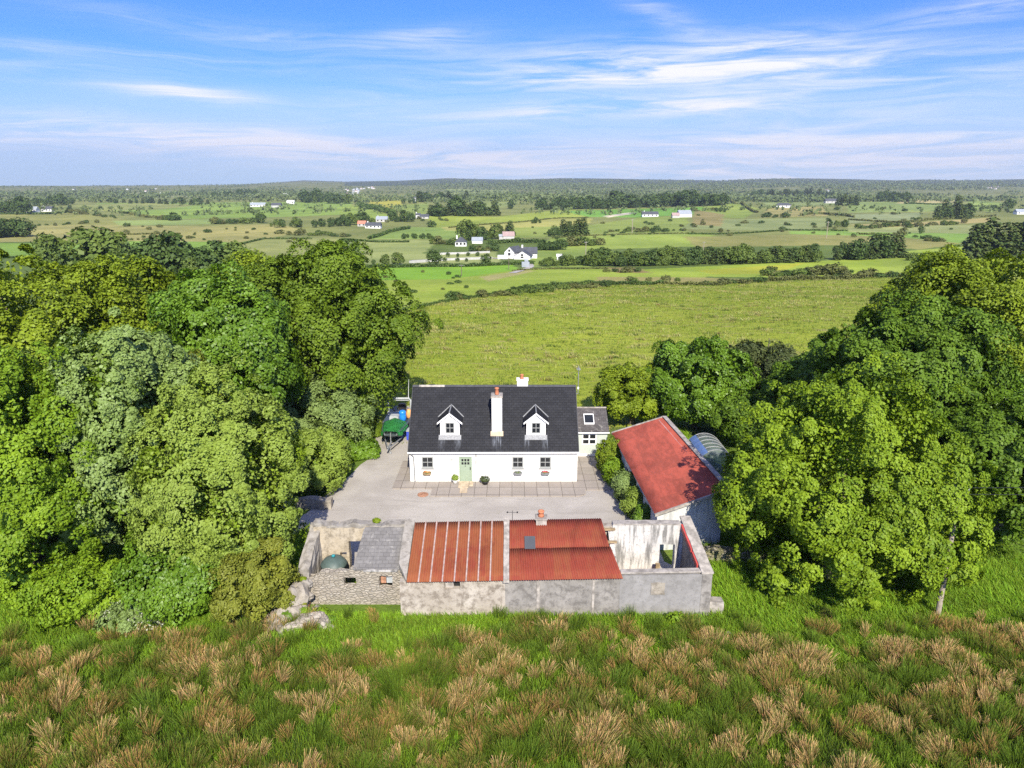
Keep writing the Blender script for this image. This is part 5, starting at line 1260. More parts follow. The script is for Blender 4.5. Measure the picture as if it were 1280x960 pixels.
cluster(756, 800, 341, 340, 5, (5, 8), SG, 'low bushes on the heather patch below the tree belt', 1.2)
# lone bushes over the bog and pastures
for n_, (x0, x1, y0, y1), hp, lb in ((40, (90, 400, 283, 303), (2, 4.5), 'small dark bush scattered over the tan bog on the left'), (14, (390, 560, 272, 282), (2, 4), 'small bush between the far bungalows'), (30, (850, 1050, 262, 296), (2, 4.5), 'small bush on the slope of the right hand pastures'),
                                 (24, (1060, 1200, 258, 300), (2, 4), 'small bush in the right hand fields'), (18, (440, 640, 338, 366), (2.5, 4.5), 'dark rush bush on the pasture below the farmhouse'), (20, (640, 860, 276, 300), (2, 3.5), 'small bush on the slope below the twin bungalows')):
    for _ in range(n_):
        k = random.choice(SG); far_plant(k[0], k[1], random.uniform(x0, x1), random.uniform(y0, y1), random.uniform(*hp), lb, lb + 's', 1.2)

# hedges: each one a thing
def hedge(pts, hpx, label, m='far_dark', name='hedge', gap=.0):
    G = [ground_at(*p) for p in pts]; r = np.random.default_rng(int(pts[0][0] * 3 + pts[0][1] * 7))
    P = []; 
    for a, b in zip(G, G[1:]):
        d = depth((a.y + b.y) / 2, (a.z + b.z) / 2); h = hpx / F * d; L = (b - a).length
        n = int(min(6000, L * h / (max(.16, d * .0009) ** 2) * 2.2)) + 20
        u = r.random(n); w = r.normal(0, .38, n) * h; bump = .55 + .45 * np.sin(u * L / (h * 1.9) + 1) * np.cos(u * L / (h * .8)) ; z = r.random(n) ** .8 * h * (.55 + .5 * np.clip(bump, 0, 1))
        x = a.x + (b.x - a.x) * u + w * .5; y = a.y + (b.y - a.y) * u + w
        P.append(np.stack((x, y, terrain(x, y) + z), 1))
    sz = max(.22, d * .0016)
    P = np.vstack(P); v, f = leaf_quads(P, r.normal(size=P.shape) + (0, -.3, .8), sz * r.uniform(.7, 1.6, len(P)), .8, .15, r)
    o = link(name, np_mesh(name, v, f), M[m]); return tag(o, label, name)
for pts, h_, lb, mm in (
    ([(505, 392), (530, 384), (560, 378), (600, 372), (640, 365)], 5, 'bushy hedge at the near left end of the rushy field', 'far_dark'),
    ([(640, 365), (690, 358), (760, 356.5), (830, 355)], 6, 'thick hedge along the top of the rushy field', 'far_dark'),
    ([(830, 355), (900, 357), (960, 352)], 5, 'low scrubby hedge right of the thick one at the rushy field', 'far_gorse'),
    ([(960, 352), (1030, 350), (1110, 346), (1180, 346)], 7, 'dark hedge at the right end of the rushy field', 'far_gorse'),
    ([(436, 334), (520, 334), (600, 333), (668, 330)], 5, 'clipped hedge below the drive of the white farmhouse', 'far_dark'),
    ([(610, 305), (645, 303), (682, 304)], 6, 'dark hedge behind the white farmhouse', 'far_dark'),
    ([(462, 299), (486, 291), (512, 286)], 4, 'diagonal hedge below the red roofed bungalow', 'far_dark'),
    ([(430, 300), (470, 303), (512, 303)], 2.6, 'thin hedge at the head of the dull green field', 'far_dark'),
    ([(448, 257), (470, 262), (494, 270)], 6, 'dark hedge running down the yellow hill', 'far_dark'),
    ([(300, 306), (330, 299), (390, 299)], 2.2, 'thin curved hedge left of the dull green field', 'far_dark'),
    ([(150, 266), (185, 272), (215, 274)], 3, 'straggling hedge on the left slope', 'far_gorse'),
    ([(0, 268), (60, 268), (110, 265)], 2.5, 'hedge before the white bungalows at the far left', 'far_dark'),
    ([(110, 293), (160, 293.5), (225, 292.5)], 2, 'dark ditch hedge across the tan bog', 'far_gorse'),
    ([(0, 323), (60, 322), (110, 317)], 3, 'hedge behind the far left crowns', 'far_dark'),
    ([(860, 293), (900, 293), (985, 288), (1060, 289)], 2, 'thin hedge above the brown bog', 'far_dark'),
    ([(1070, 293), (1110, 294), (1130, 296)], 2.5, 'hedge piece at the left end of the green strip', 'far_gorse'),
    ([(1150, 298), (1178, 302)], 3.5, 'dark hedge piece at the right end of the green strip', 'far_dark'),
    ([(1060, 275), (1130, 279), (1200, 273), (1245, 270)], 2.6, 'long hedge below the tall pines', 'far_gorse'),
    ([(1130, 255), (1190, 255)], 2, 'hedge under the pale strip field on the right', 'far_dark'),
    ([(690, 298), (760, 294), (860, 292)], 1.6, 'thin hedge on the green slope right of the farmhouse', 'far_gorse'),
    ([(560, 285), (660, 277), (735, 272)], 1.4, 'thin hedge beside the pale hayfield', 'far_gorse'),
    ([(905, 247), (930, 258), (948, 266)], 3, 'hedge down the green hillock', 'far_gorse'),
    ([(1000, 270), (1030, 268), (1068, 272)], 3, 'hedge below the long low farm', 'far_gorse'),
    ([(640, 339), (700, 336), (760, 336)], 2, 'low hedge beside the lane', 'far_gorse')):
    hedge(pts, h_, lb, mm)

# far countryside: woods and hedgerows nobody could count
r = np.random.default_rng(99)
P, S = [], []
def far_mass(x0, x1, y0, y1, n, hpx, streak):
    for _ in range(n):
        px_ = r.uniform(x0, x1); row = y0 + (y1 - y0) * r.random()
        th = (row - 227 + 4) / F; yy = (H + 20) / max(th, .004) * r.uniform(.95, 1.05)
        yy = min(yy, 7000); u = (px_ - 640) / F; x = u * (cP * yy + 8)
        L = r.uniform(*streak); k = max(3, int(L / 14)); a = r.normal(0, .35)
        xs_ = x + np.cos(a) * (np.linspace(-.5, .5, k) * L + r.normal(0, 5, k)); ys_ = yy + np.sin(a) * np.linspace(-.5, .5, k) * L + r.normal(0, 8, k)
        zs_ = terrain(xs_, ys_); hh = r.uniform(5, 11, k) * hpx
        for _j in range(9):
            P.append(np.stack((xs_ + r.normal(0, .3, k) * hh, ys_ + r.normal(0, .3, k) * hh, zs_ + hh * r.uniform(.1, .9, k)), 1)); S.append(hh * .62)
far_mass(-60, 1340, 229, 246, 400, 1.0, (40, 320))
far_mass(-60, 1340, 244, 262, 150, .75, (20, 110))
far_mass(560, 1300, 229, 234, 160, 1.3, (200, 700))
far_mass(-60, 430, 236, 240, 90, 1.3, (80, 300))
far_mass(640, 1080, 234, 246, 120, 1.2, (80, 350))
P = np.vstack(P); S = np.concatenate(S)
v, f = leaf_quads(P, r.normal(size=P.shape) + (0, -.5, .8), S, .9, .1, r)
tag(link('far_woodland', np_mesh('far_woodland', v, f), M['far_wood']), kind='stuff', label='far woods and hedgerows that fade towards the horizon', cat='woodland')

# ------------------------------------------------------------------ farms and houses in the valley
def farmhouse(px_, row, wpx, hpx_, rot, label, roof='far_roof', wallm='white', depth_m=7.5, hip=False, nwin=3, chim=2, group=None, cat='house', roof_f=.75, name='house'):
    g = ground_at(px_, row); d = depth(g.y, g.z); w = wpx / F * d; h = hpx_ / F * d; dm = min(depth_m, w * .8); rh = min(dm * .5 * roof_f * 1.3, h * 1.1)
    root = empty(name, (g.x, g.y, g.z), label, cat, group, rot)
    def p_(nm, bm, m, par=root):
        me = bpy.data.meshes.new(nm); bmesh.ops.recalc_face_normals(bm, faces=bm.faces); bm.to_mesh(me); bm.free(); return link(nm, me, m, par)
    bm = BM(); box(bm, -w / 2, w / 2, 0, dm, -1.5, h)
    if not hip: prism(bm, [(0.004, h + .002), (dm - .004, h + .002), (dm / 2, h + rh - .05)], -w / 2 + .01, w / 2 - .01)
    p_('wall', bm, M[wallm])
    bm = BM(); e = .3; i_ = (dm / 2 if hip else -e)
    pts = [(-w / 2 - e, -e, h - .1), (w / 2 + e, -e, h - .1), (w / 2 + e, dm + e, h - .1), (-w / 2 - e, dm + e, h - .1), (-w / 2 + i_, dm / 2, h + rh + .1), (w / 2 - i_, dm / 2, h + rh + .1)]
    v = [bm.verts.new(q_) for q_ in pts]
    for f_ in ((0, 1, 5, 4), (2, 3, 4, 5), (1, 2, 5), (3, 0, 4), (3, 2, 1, 0)): bm.faces.new([v[k] for k in f_])
    rf = p_('roof', bm, M[roof])
    for k in range(chim):
        xx = (-.36 + .72 * k / max(1, chim - 1)) * w; bm = BM(); box(bm, xx - .4, xx + .4, dm / 2 - .35, dm / 2 + .35, h + rh * .6, h + rh + 1.1); p_('chimney', bm, M[wallm], rf)
    for k in range(nwin):
        xx = -w / 2 + w * (k + .5) / nwin; ww = min(.75, w / nwin * .28)
        bm = BM(); box(bm, xx - ww, xx + ww, -.06, -.003, h * .35, h * .8); p_('window', bm, M['glass'])
    return root
# the twin gabled white farmhouse
g = ground_at(641, 324)
d = depth(g.y, g.z); mpp = d / F
fh = empty('farmhouse', (g.x, g.y, g.z), 'large white farmhouse with two gables and dark slate roofs in the valley', 'house')
def fp(nm, bm, m, par=fh):
    me = bpy.data.meshes.new(nm); bmesh.ops.recalc_face_normals(bm, faces=bm.faces); bm.to_mesh(me); bm.free(); return link(nm, me, m, par)
def gable_wing(cx, y0, w, L, h, rh, ang):
    rot = Matrix.Translation((cx, y0, 0)) @ Matrix.Rotation(ang, 4, 'Z')
    bm = BM(); prism(bm, [(-w / 2, -1), (w / 2, -1), (w / 2, h), (0, h + rh), (-w / 2, h)], 0, L, 'y'); bm.transform(rot); fp('wall', bm, M['white'])
    bm = BM()
    for s in (-1, 1):
        A = [(0, h + rh + .02), (s * (w / 2 + .3), h - .3 * rh / w * 2 + .02), (s * (w / 2 + .3), h - .3 * rh / w * 2 + .25), (0, h + rh + .27)]
        prism(bm, A, .12, L + .2, 'y')
    bm.transform(rot); r_ = fp('roof', bm, M['far_roof']); 
    bm = BM(); box(bm, -.7, .7, -.05, -.003, h * .5, h * .95); box(bm, -.5, .5, -.05, -.003, h * 1.15, h * 1.15 + 1); bm.transform(rot); fp('window', bm, M['glass'])
    return r_
gable_wing(-4.5 * mpp, 4, 14 * mpp, 9, 7.2 * mpp, 6.5 * mpp, R(-30))
gable_wing(11.5 * mpp, -1.5, 20 * mpp, 8, 3.6 * mpp, 6.2 * mpp, R(-10))
bm = BM(); box(bm, 10 * mpp, 31 * mpp, 7.5, 14, -1, 5.8 * mpp); prism(bm, [(7.51, 5.8 * mpp), (13.99, 5.8 * mpp), (10.7, 5.8 * mpp + 2.3)], 10.1 * mpp, 30.9 * mpp); fp('wall', bm, M['white'])
bm = BM(); e_ = 5.8 * mpp; prism(bm, [(7.1, e_ - .2), (10.7, e_ + 2.6), (14.4, e_ - .2), (14.4, e_ - .35), (10.7, e_ + 2.4), (7.1, e_ - .35)], 9.5 * mpp, 31.6 * mpp); fr_ = fp('roof', bm, M['far_roof'])
bm = BM(); box(bm, 11.2 * mpp, 13.2 * mpp, 10.2, 11.3, 4, e_ + 3.6); fp('chimney', bm, M['white'], fr_)
bm = BM(); box(bm, -19 * mpp, -6 * mpp, 1.5, 5, -1, 4.0 * mpp); fp('garden_wall', bm, M['white'])
farmhouse(700.5 - 1, 325, 6.5, 4.5, 0, 'small white outbuilding at the right end of the farmhouse', nwin=1, chim=0, roof='white', cat='outbuilding', name='outbuilding')
for a in (
    (576, 308, 14, 5.5, 0, 'small white house with a hipped slate roof left of the farmhouse', 'far_roof', 'white', 9, True, 3, 1),
    (596.5, 304.5, 13, 3.6, 0, 'low white shed between the hip roofed house and the trees', 'far_grey_roof', 'white', 5, False, 0, 0),
    (636, 299.5, 14, 4.5, .1, 'shed with a faded pink roof above the farmhouse', 'far_pink_roof', 'far_stone', 9, False, 0, 0),
    (627, 299.5, 6, 4, 0, 'grey lean-to at the left of the pink roofed shed', 'far_grey_roof', 'far_stone', 6, False, 0, 0),
    (466, 285.5, 19, 3.4, 0, 'long white bungalow with a dark roof beside the red roofed one', 'far_roof', 'white', 8, False, 4, 1),
    (452, 283, 10, 3.2, 0, 'bungalow with a red roof at the left of the valley', 'far_red_roof', 'far_stone', 8, False, 2, 0),
    (477, 277.5, 14, 3.2, 0, 'grey roofed bungalow above the long white one', 'far_grey_roof', 'far_stone', 8, False, 3, 1),
    (523, 273, 6, 4, .2, 'white gabled house by the valley plantation', 'far_roof', 'white', 8, False, 1, 1),
    (530, 273.5, 11, 2.6, 0, 'dark roofed shed by the valley plantation', 'far_roof', 'far_stone', 8, False, 1, 0),
    (518.5, 252, 3, 4.5, 0, 'tall white house on the yellow hill', 'far_roof', 'white', 8, False, 1, 0),
    (813, 271, 20, 3, 0, 'white bungalow with a dark roof, left of the two', 'far_roof', 'white', 8, False, 4, 1),
    (857, 271.5, 16, 4, .1, 'pale barn with a blue grey roof, right of the white bungalow', 'far_grey_roof', 'white', 12, False, 0, 0),
    (845, 272.5, 9, 3, 0, 'brownish stone shed beside the pale barn', 'far_pink_roof', 'far_stone', 7, False, 0, 0),
    (980.5, 259.5, 20, 2.6, 0, 'white bungalow with a dark hipped roof on the right hand slope', 'far_roof', 'white', 10, True, 4, 0),
    (1040, 254, 16, 2.6, 0, 'long low grey farm below the dark pines', 'far_roof', 'far_stone', 10, False, 3, 0),
    (938, 247, 6, 2.2, 0, 'pale house at the left end of the dark wood on the right', 'far_grey_roof', 'white', 8, False, 1, 0),
    (977, 246, 4, 2.2, 0, 'tiny white house in front of the dark wood on the right', 'far_pink_roof', 'white', 8, False, 1, 0),
    (322, 258.5, 19, 2.4, 0, 'long white house with a grey roof on the bright left field', 'far_grey_roof', 'white', 9, False, 5, 1),
    (345, 259.5, 12, 2.8, 0, 'grey roofed barn right of the long white house', 'far_roof', 'far_stone', 10, False, 0, 0),
    (363, 255, 9, 2.2, 0, 'small white house behind the grey roofed barn', 'white', 'white', 8, False, 2, 0),
    (39, 265.5, 13, 3.4, 0, 'white bungalow with a pale roof at the far left', 'far_grey_roof', 'white', 8, False, 3, 1),
    (58, 264.5, 13, 3, 0, 'white bungalow with a dark roof at the far left', 'far_roof', 'white', 8, False, 3, 1),
    (200, 245, 8, 2.4, 0, 'lone white house on the left skyline slope', 'white', 'white', 8, False, 2, 0),
    (357, 245.5, 6, 2, 0, 'tiny white house before the village', 'white', 'white', 8, False, 1, 0),
    (1114, 252, 6, 1.6, 0, 'red roofed house in front of the dark copse', 'far_red_roof', 'far_stone', 8, False, 1, 0),
    (1277, 268, 12, 3, 0, 'white house at the right border of the photo', 'far_grey_roof', 'white', 8, False, 2, 0)):
    farmhouse(a[0], a[1], a[2], a[3], a[4], a[5], a[6], a[7], a[8], a[9], a[10], a[11])
# the distant village and hamlets: each house one small object
def hamlet(x0, x1, y0, y1, n, label):
    for _ in range(n):
        g = ground_at(random.uniform(x0, x1), random.uniform(y0, y1)); w = random.uniform(8, 12); dpt = 7; h = random.uniform(2.4, 4)
        bm = BM(); box(bm, -w / 2, w / 2, 0, dpt, -2, h); prism(bm, [(-.2, h + .01), (dpt + .2, h + .01), (dpt / 2, h + 3.2)], -w / 2 - .2, w / 2 + .2)
        me = bpy.data.meshes.new('house'); bmesh.ops.recalc_face_normals(bm, faces=bm.faces); bm.to_mesh(me); bm.free()
        o = link('house', me, M['white']); me.materials.append(M[random.choice(('far_roof', 'far_grey_roof', 'far_pink_roof'))])
        for f_ in me.polygons[6:]: f_.material_index = 1
        o.location = g; o.rotation_euler = (0, 0, random.uniform(-.7, .7)); tag(o, label, 'house', label)
hamlet(430, 452, 236, 244, 18, 'small pale house in the distant village on the left')
hamlet(455, 478, 234, 238, 5, 'small pale house at the right edge of the distant village')
hamlet(726, 741, 239, 242, 5, 'small pale house of the distant hamlet behind the middle wood')
hamlet(1226, 1258, 234, 237, 8, 'small white house of the distant hamlet at the right')
hamlet(745, 760, 229, 230.5, 4, 'tiny pale building on the middle skyline')
hamlet(60, 240, 235, 242, 6, 'tiny pale house on the left plain')
hamlet(940, 1060, 233, 240, 5, 'tiny pale house on the right plain')
# drive walls, lane and other small things
def strip_road(name, pts, w, m):
    G = [ground_at(*p_) for p_ in pts]; bm = BM(); prev = None
    for i, a in enumerate(G):
        dv = (G[min(i + 1, len(G) - 1)] - G[max(i - 1, 0)]); n = Vector((-dv.y, dv.x, 0)).normalized() * w / 2
        v = []
        for s in (-1, 1): q_ = a + n * s; v.append(bm.verts.new((q_.x, q_.y, tz(q_.x, q_.y) + .12)))
        if prev: bm.faces.new((prev[0], prev[1], v[1], v[0]))
        prev = v
    me = bpy.data.meshes.new(name); bmesh.ops.recalc_face_normals(bm, faces=bm.faces); bm.to_mesh(me); bm.free()
    return tag(link(name, me, m), kind='structure')
strip_road('lane', [(640, 341.5), (652, 338), (660, 335.5), (664, 333), (662, 330)], 2.6, M['gravel'])
strip_road('drive', [(515, 326), (560, 324), (610, 322.5), (636, 324)], 5, M['gravel'])
strip_road('track', [(756, 270.5), (775, 268), (795, 266)], 9, M['gravel'])
def far_wall(pts, h, label):
    G = [ground_at(*p_) for p_ in pts]; bm = BM()
    for a, b in zip(G, G[1:]):
        n = Vector((-(b - a).y, (b - a).x, 0)).normalized() * .3
        hexa(bm, [a - n - Vector((0, 0, .5)), b - n - Vector((0, 0, .5)), b + n - Vector((0, 0, .5)), a + n - Vector((0, 0, .5))], [a - n + Vector((0, 0, h)), b - n + Vector((0, 0, h)), b + n + Vector((0, 0, h)), a + n + Vector((0, 0, h))])
    me = bpy.data.meshes.new('stone_wall'); bmesh.ops.recalc_face_normals(bm, faces=bm.faces); bm.to_mesh(me); bm.free(); tag(link('stone_wall', me, M['far_stone']), label, 'wall')
far_wall([(545, 318.5), (580, 317.5), (612, 316)], 1.0, 'pale upper wall beside the farm drive'); far_wall([(512, 329), (560, 325.5), (615, 323.5)], 1.0, 'pale lower wall beside the farm drive')
g = ground_at(657, 334); fs = mpp
bm = BM(); box(bm, -1.6, 1.6, 0, 2.2, -.5, 2.0); box(bm, -.5, 1.1, .3, 1.9, 2.0, 3.0); bmesh.ops.bevel(bm, geom=bm.edges[:], offset=.12, segments=1, affect='EDGES')
me = bpy.data.meshes.new('stone_ruin'); bm.to_mesh(me); bm.free(); o = link('stone_ruin', me, M['far_grey_roof']); o.location = g; tag(o, 'small pale grey stone hut at the lane end below the farmhouse', 'hut')
# mid distance electricity poles
GP = 'electricity poles in the valley'
pole_me = None
for px_, r0, r1, lb in ((577, 345, 331, 'dark electricity pole in the bright pasture below the drive'), (636, 337, 320, 'dark electricity pole beside the lane end'), (790, 291, 274, 'pale electricity pole on the slope below the two bungalows'), (1033, 298, 277, 'pale electricity pole beside the brown bog on the right'), (879, 318, 302, 'thin electricity pole in front of the dense tree belt'), (1093, 309, 298, 'thin electricity pole behind the dark conifers on the right'), (732, 322, 302, 'thin pale electricity pole among the trees right of the farmhouse')):
    g = ground_at(px_, r0); h = (r0 - r1) / F * depth(g.y, g.z); w = max(.14, depth(g.y, g.z) * .0005)
    root = empty('utility_pole', g, lb, 'utility pole', GP)
    bm = BM(); tube(bm, [(0, 0, -.4), (0, 0, h)], [w, w * .8], 8); me = bpy.data.meshes.new('pole'); bm.to_mesh(me); bm.free(); link('pole', me, M['pole'] if 'dark' not in lb[:5] else B, root)
    bm = BM(); box(bm, -.9, .9, -.06, .06, h * .93, h * .95); me = bpy.data.meshes.new('crossarm'); bm.to_mesh(me); bm.free(); link('crossarm', me, M['steel'], root)

# ------------------------------------------------------------------ grass and rushes
def blades(P, az, lean, L, W, c0, c1, r, face=None, tip=.3, mid=.55):
    n = len(P); d = np.stack((np.cos(az), np.sin(az), np.zeros(n)), 1)
    fa = r.random(n) * math.pi if face is None else face
    s = np.stack((np.cos(fa), np.sin(fa), np.zeros(n)), 1) * (W / 2)[:, None]
    up = np.array((0, 0, 1.))
    m1 = P + (d * np.sin(lean * .45)[:, None] + up * np.cos(lean * .45)[:, None]) * (L * .55)[:, None]
    t1 = m1 + (d * np.sin(lean * 1.3)[:, None] + up * np.cos(lean * 1.3)[:, None]) * (L * .45)[:, None]
    v = np.stack((P - s, P + s, m1 - s * .8, m1 + s * .8, t1 - s * tip, t1 + s * tip), 1).reshape(-1, 3)
    b = np.arange(n)[:, None] * 6
    f = np.concatenate((b + np.array((0, 1, 3, 2)), b + np.array((2, 3, 5, 4))), 1).reshape(-1, 4)
    cm = c0 * (1 - mid) + c1 * mid
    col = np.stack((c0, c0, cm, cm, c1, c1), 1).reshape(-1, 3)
    return v, f, col
def merge(L):
    vs, fs, cs, k = [], [], [], 0
    for v, f, c in L: vs.append(v); fs.append(f + k); cs.append(c); k += len(v)
    return np.vstack(vs), np.vstack(fs), np.vstack(cs)
def on_ground(x, y): return np.stack((x, y, terrain(x, y) - .02), 1)
def tone(n, c, var, r): return np.array(c)[None] * (1 + r.normal(0, var, (n, 1))) * (1 + r.normal(0, var * .4, (n, 3)))
r = np.random.default_rng(5)
parts_ = []
# sward of the front meadow
n = 340000; x = r.uniform(-36, 36, n); y = 16.5 + 15.5 * r.random(n)
gn = np.sin(x * .9 + 1.7 * np.sin(y * .7)) * np.cos(y * 1.1 + .8 * np.sin(x * .5)) + r.normal(0, .25, n)
c1 = np.where((gn > .15)[:, None], tone(n, (.22, .35, .024), .2, r), tone(n, (.17, .265, .022), .22, r)); c0 = c1 * .52  # blade bases darkened in colour to imitate shade between the tufts
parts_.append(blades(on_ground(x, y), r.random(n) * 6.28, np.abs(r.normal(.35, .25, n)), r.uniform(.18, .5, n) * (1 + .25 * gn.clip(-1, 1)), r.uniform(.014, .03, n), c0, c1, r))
# lush long grass along the walls and under the trees
def lush(x0, x1, y0, y1, n, h):
    x = r.uniform(x0, x1, n); y = r.uniform(y0, y1, n)
    k = ~((x > -11.5) & (x < 10.5) & (y > 32.55)) & ~((x > -11.6) & (x < -5.9) & (y > 33.5))
    x, y = x[k], y[k]; n = len(x); g_ = np.sin(x * .8 + 2 * np.sin(y * .9)) * np.cos(y * 1.3)
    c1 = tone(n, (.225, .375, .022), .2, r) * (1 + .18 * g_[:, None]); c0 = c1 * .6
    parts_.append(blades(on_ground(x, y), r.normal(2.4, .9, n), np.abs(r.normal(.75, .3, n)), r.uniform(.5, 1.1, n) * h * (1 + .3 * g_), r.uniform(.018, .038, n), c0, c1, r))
lush(-36, 36, 28.8, 34.2, 132000, .42); lush(-11, -5.8, 32.3, 33.6, 5000, .45); lush(10.3, 31, 33.5, 41, 60000, .6); lush(-31, -11.4, 33.5, 40, 26000, .5)
lush(8.3, 16, 55, 62, 9000, .4); lush(-14, -11.6, 37.5, 42, 6000, .45)
v, f, c = merge(parts_)
tag(link('grass', np_mesh('grass', v, f, c), M['grass']), kind='stuff', label='lush green grass of the front meadow and along the walls', cat='grass')
# rush clumps: dark green stems, many with straw coloured heads, too many and too merged to count
parts_ = []
cl = []
tries = 0
while len(cl) < 1480 and tries < 140000:
    tries += 1
    x = r.uniform(-35, 35); y = 16.8 + 15.4 * r.random() ** .9
    dens = .5 + .5 * math.sin(x * .42 + 1.3 * math.sin(y * .5)) * math.cos(y * .6 - x * .1)
    if y > 30.7 + .7 * math.sin(x * .33 + 1) + .4 * math.sin(x * .9) - 1.0 * (x < -7) and r.random() > .10: continue
    if r.random() > .12 + .88 * dens: continue
    if all((x - a) ** 2 + (y - b) ** 2 > .48 ** 2 for a, b, _ in cl): cl.append((x, y, dens))
for x, y, dens in cl:
    kind = r.random() * .8 + .35 * (.5 + .5 * math.sin(x * .9 + 2 * math.cos(y * .8))) - .08
    R_ = min(1.1, .16 + r.gamma(1.6, .19)); n = int(380 * (R_ / .45) ** 1.5) + 40
    a = r.random(n) * 6.28; q_ = np.sqrt(r.random(n)) * R_
    ex = r.uniform(.5, 1.0); P = on_ground(x + np.cos(a) * q_ * ex, y + np.sin(a) * q_ * (1.3 - ex) + np.cos(a) * q_ * r.normal(0, .4))
    az = a + r.normal(0, .3, n)
    lean = .06 + r.uniform(.25, .65) * q_ / R_ * r.uniform(.5, 1.1, n)
    wa = (2.3 if r.random() < .6 else .8) + r.normal(0, .35); wind = r.uniform(.05, .5)
    dx, dy = np.cos(az) * lean + wind * math.cos(wa) + r.normal(0, .06, n), np.sin(az) * lean + wind * math.sin(wa) * .7
    az = np.arctan2(dy, dx); lean = np.hypot(dx, dy)
    L = r.uniform(.3, 1.0, n) * r.uniform(.7, 1.15) * (1 - .15 * (q_ / R_) ** 2)
    c0 = tone(n, (.075, .125, .015), .2, r); gr = tone(n, (.14, .22, .018), .22, r)
    if kind < .30: c1 = tone(n, (.74, .48, .21), .22, r); fr = .7
    elif kind < .48: c1 = tone(n, (.52, .30, .105), .22, r); fr = .6
    elif kind < .66: c1 = tone(n, (.26, .215, .05), .22, r); fr = .55
    else: c1 = gr; fr = 1
    sel = (r.random(n) < fr)[:, None]
    c1 = np.where(sel, c1, gr)
    c0 = c0 * .6  # stem bases coloured darker to imitate shade at the foot of each clump
    if kind < .48: c0 = np.where(sel, c0 * .55 + np.array((.16, .12, .04)) * .4, c0)
    parts_.append(blades(P, az, lean, L, r.uniform(.009, .016, n), c0, c1, r, tip=.7, mid=.30))
v, f, c = merge(parts_)
tag(link('rushes', np_mesh('rushes', v, f, c), M['straw']), kind='stuff', label='clumps of rushes with straw coloured heads across the front meadow', cat='rushes')
# tussocks of the rushy field behind the cottage
parts_ = []
def field_spot(n, bias=.8):
    """random places of the field behind the cottage, up to its far hedge"""
    x = r.uniform(-50, 120, n); yt = np.interp(640 + F * x / (cP * 150 + 6), HEDGE_PX, HEDGE_Y) - 1.0
    return x, 58 + (yt - 58) * r.random(n) ** bias
HEDGE_PX = [400, 505, 560, 600, 640, 760, 830, 960, 1110, 1300]
HEDGE_Y = [ground_at(p_, w_).y for p_, w_ in zip(HEDGE_PX, [394, 391, 378, 372, 365, 357, 356, 353, 347, 347])]
n = 12000; tx, ty = field_spot(n)
g_ = np.sin(tx * .13 + 1.5 * np.sin(ty * .09)) * np.cos(ty * .21 + tx * .04) + .6 * np.sin(ty * .42 + .10 * tx + 1.2 * np.sin(tx * .07)) * (.4 + .6 * np.sin(tx * .045 + ty * .03)) + r.normal(0, .45, n)
for sel, col, hh, per in ((g_ > .62, (.38, .36, .11), .5, 15), ((g_ <= .62) & (g_ > -.35), (.265, .305, .042), .42, 8), (g_ <= -.35, (.16, .22, .028), .4, 9)):
    X_ = np.repeat(tx[sel], per); Y_ = np.repeat(ty[sel], per); m_ = len(X_)
    X_ = X_ + r.normal(0, .42, m_); Y_ = Y_ + r.normal(0, .25, m_)
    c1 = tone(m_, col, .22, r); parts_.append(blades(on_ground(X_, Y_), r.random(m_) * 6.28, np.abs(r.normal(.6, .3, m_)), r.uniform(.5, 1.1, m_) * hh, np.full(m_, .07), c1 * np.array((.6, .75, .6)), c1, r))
# wide matted tussocks lying in rough lines, straw coloured on top, and a few dark ones
for nn, col, hh in ((700, (.44, .40, .15), .55), (320, (.11, .15, .03), .5), (260, (.34, .27, .10), .5)):
    tx, ty = field_spot(nn * 3)
    q_ = np.sin(ty * .36 + .05 * tx + .9 * np.sin(tx * .06)) * .7 + .8 * np.sin(tx * .10 + ty * .03) * np.cos(ty * .11 - tx * .03) + r.normal(0, .8, nn * 3)
    k_ = np.argsort(-q_)[:nn]; per = 34
    X_ = np.repeat(tx[k_], per) + r.normal(0, 1, nn * per) * np.repeat(r.uniform(.25, .8, nn), per); Y_ = np.repeat(ty[k_], per) + r.normal(0, .28, nn * per); m_ = len(X_)
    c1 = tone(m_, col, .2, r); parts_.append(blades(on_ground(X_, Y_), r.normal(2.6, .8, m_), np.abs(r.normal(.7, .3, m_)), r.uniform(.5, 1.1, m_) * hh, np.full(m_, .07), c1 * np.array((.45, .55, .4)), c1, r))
n = 150000; X_, Y_ = field_spot(n)
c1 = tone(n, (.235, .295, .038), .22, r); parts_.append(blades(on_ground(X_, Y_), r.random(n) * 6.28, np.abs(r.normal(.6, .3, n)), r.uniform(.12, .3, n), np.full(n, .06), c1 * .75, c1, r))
v, f, c = merge(parts_)
tag(link('pasture_tussocks', np_mesh('pasture_tussocks', v, f, c), M['straw']), kind='stuff', label='pale tussocky grass of the field behind the cottage', cat='grass')

# ------------------------------------------------------------------ air, sky, sun, camera
bm = BM(); box(bm, -14000, 14000, -400, 9700, float(Z.min()) - 1.5, 420)
m, t, out = new_mat('thin_haze')
pv = t.node('ShaderNodeVolumePrincipled', {'Color': (.80, .88, 1.0, 1), 'Density': 8e-5, 'Anisotropy': .2}); t.l.new(pv.outputs[0], out.inputs['Volume'])
USE_HAZE = True
if USE_HAZE:
    o = part('haze', bm, m, None); o['kind'] = 'stuff'

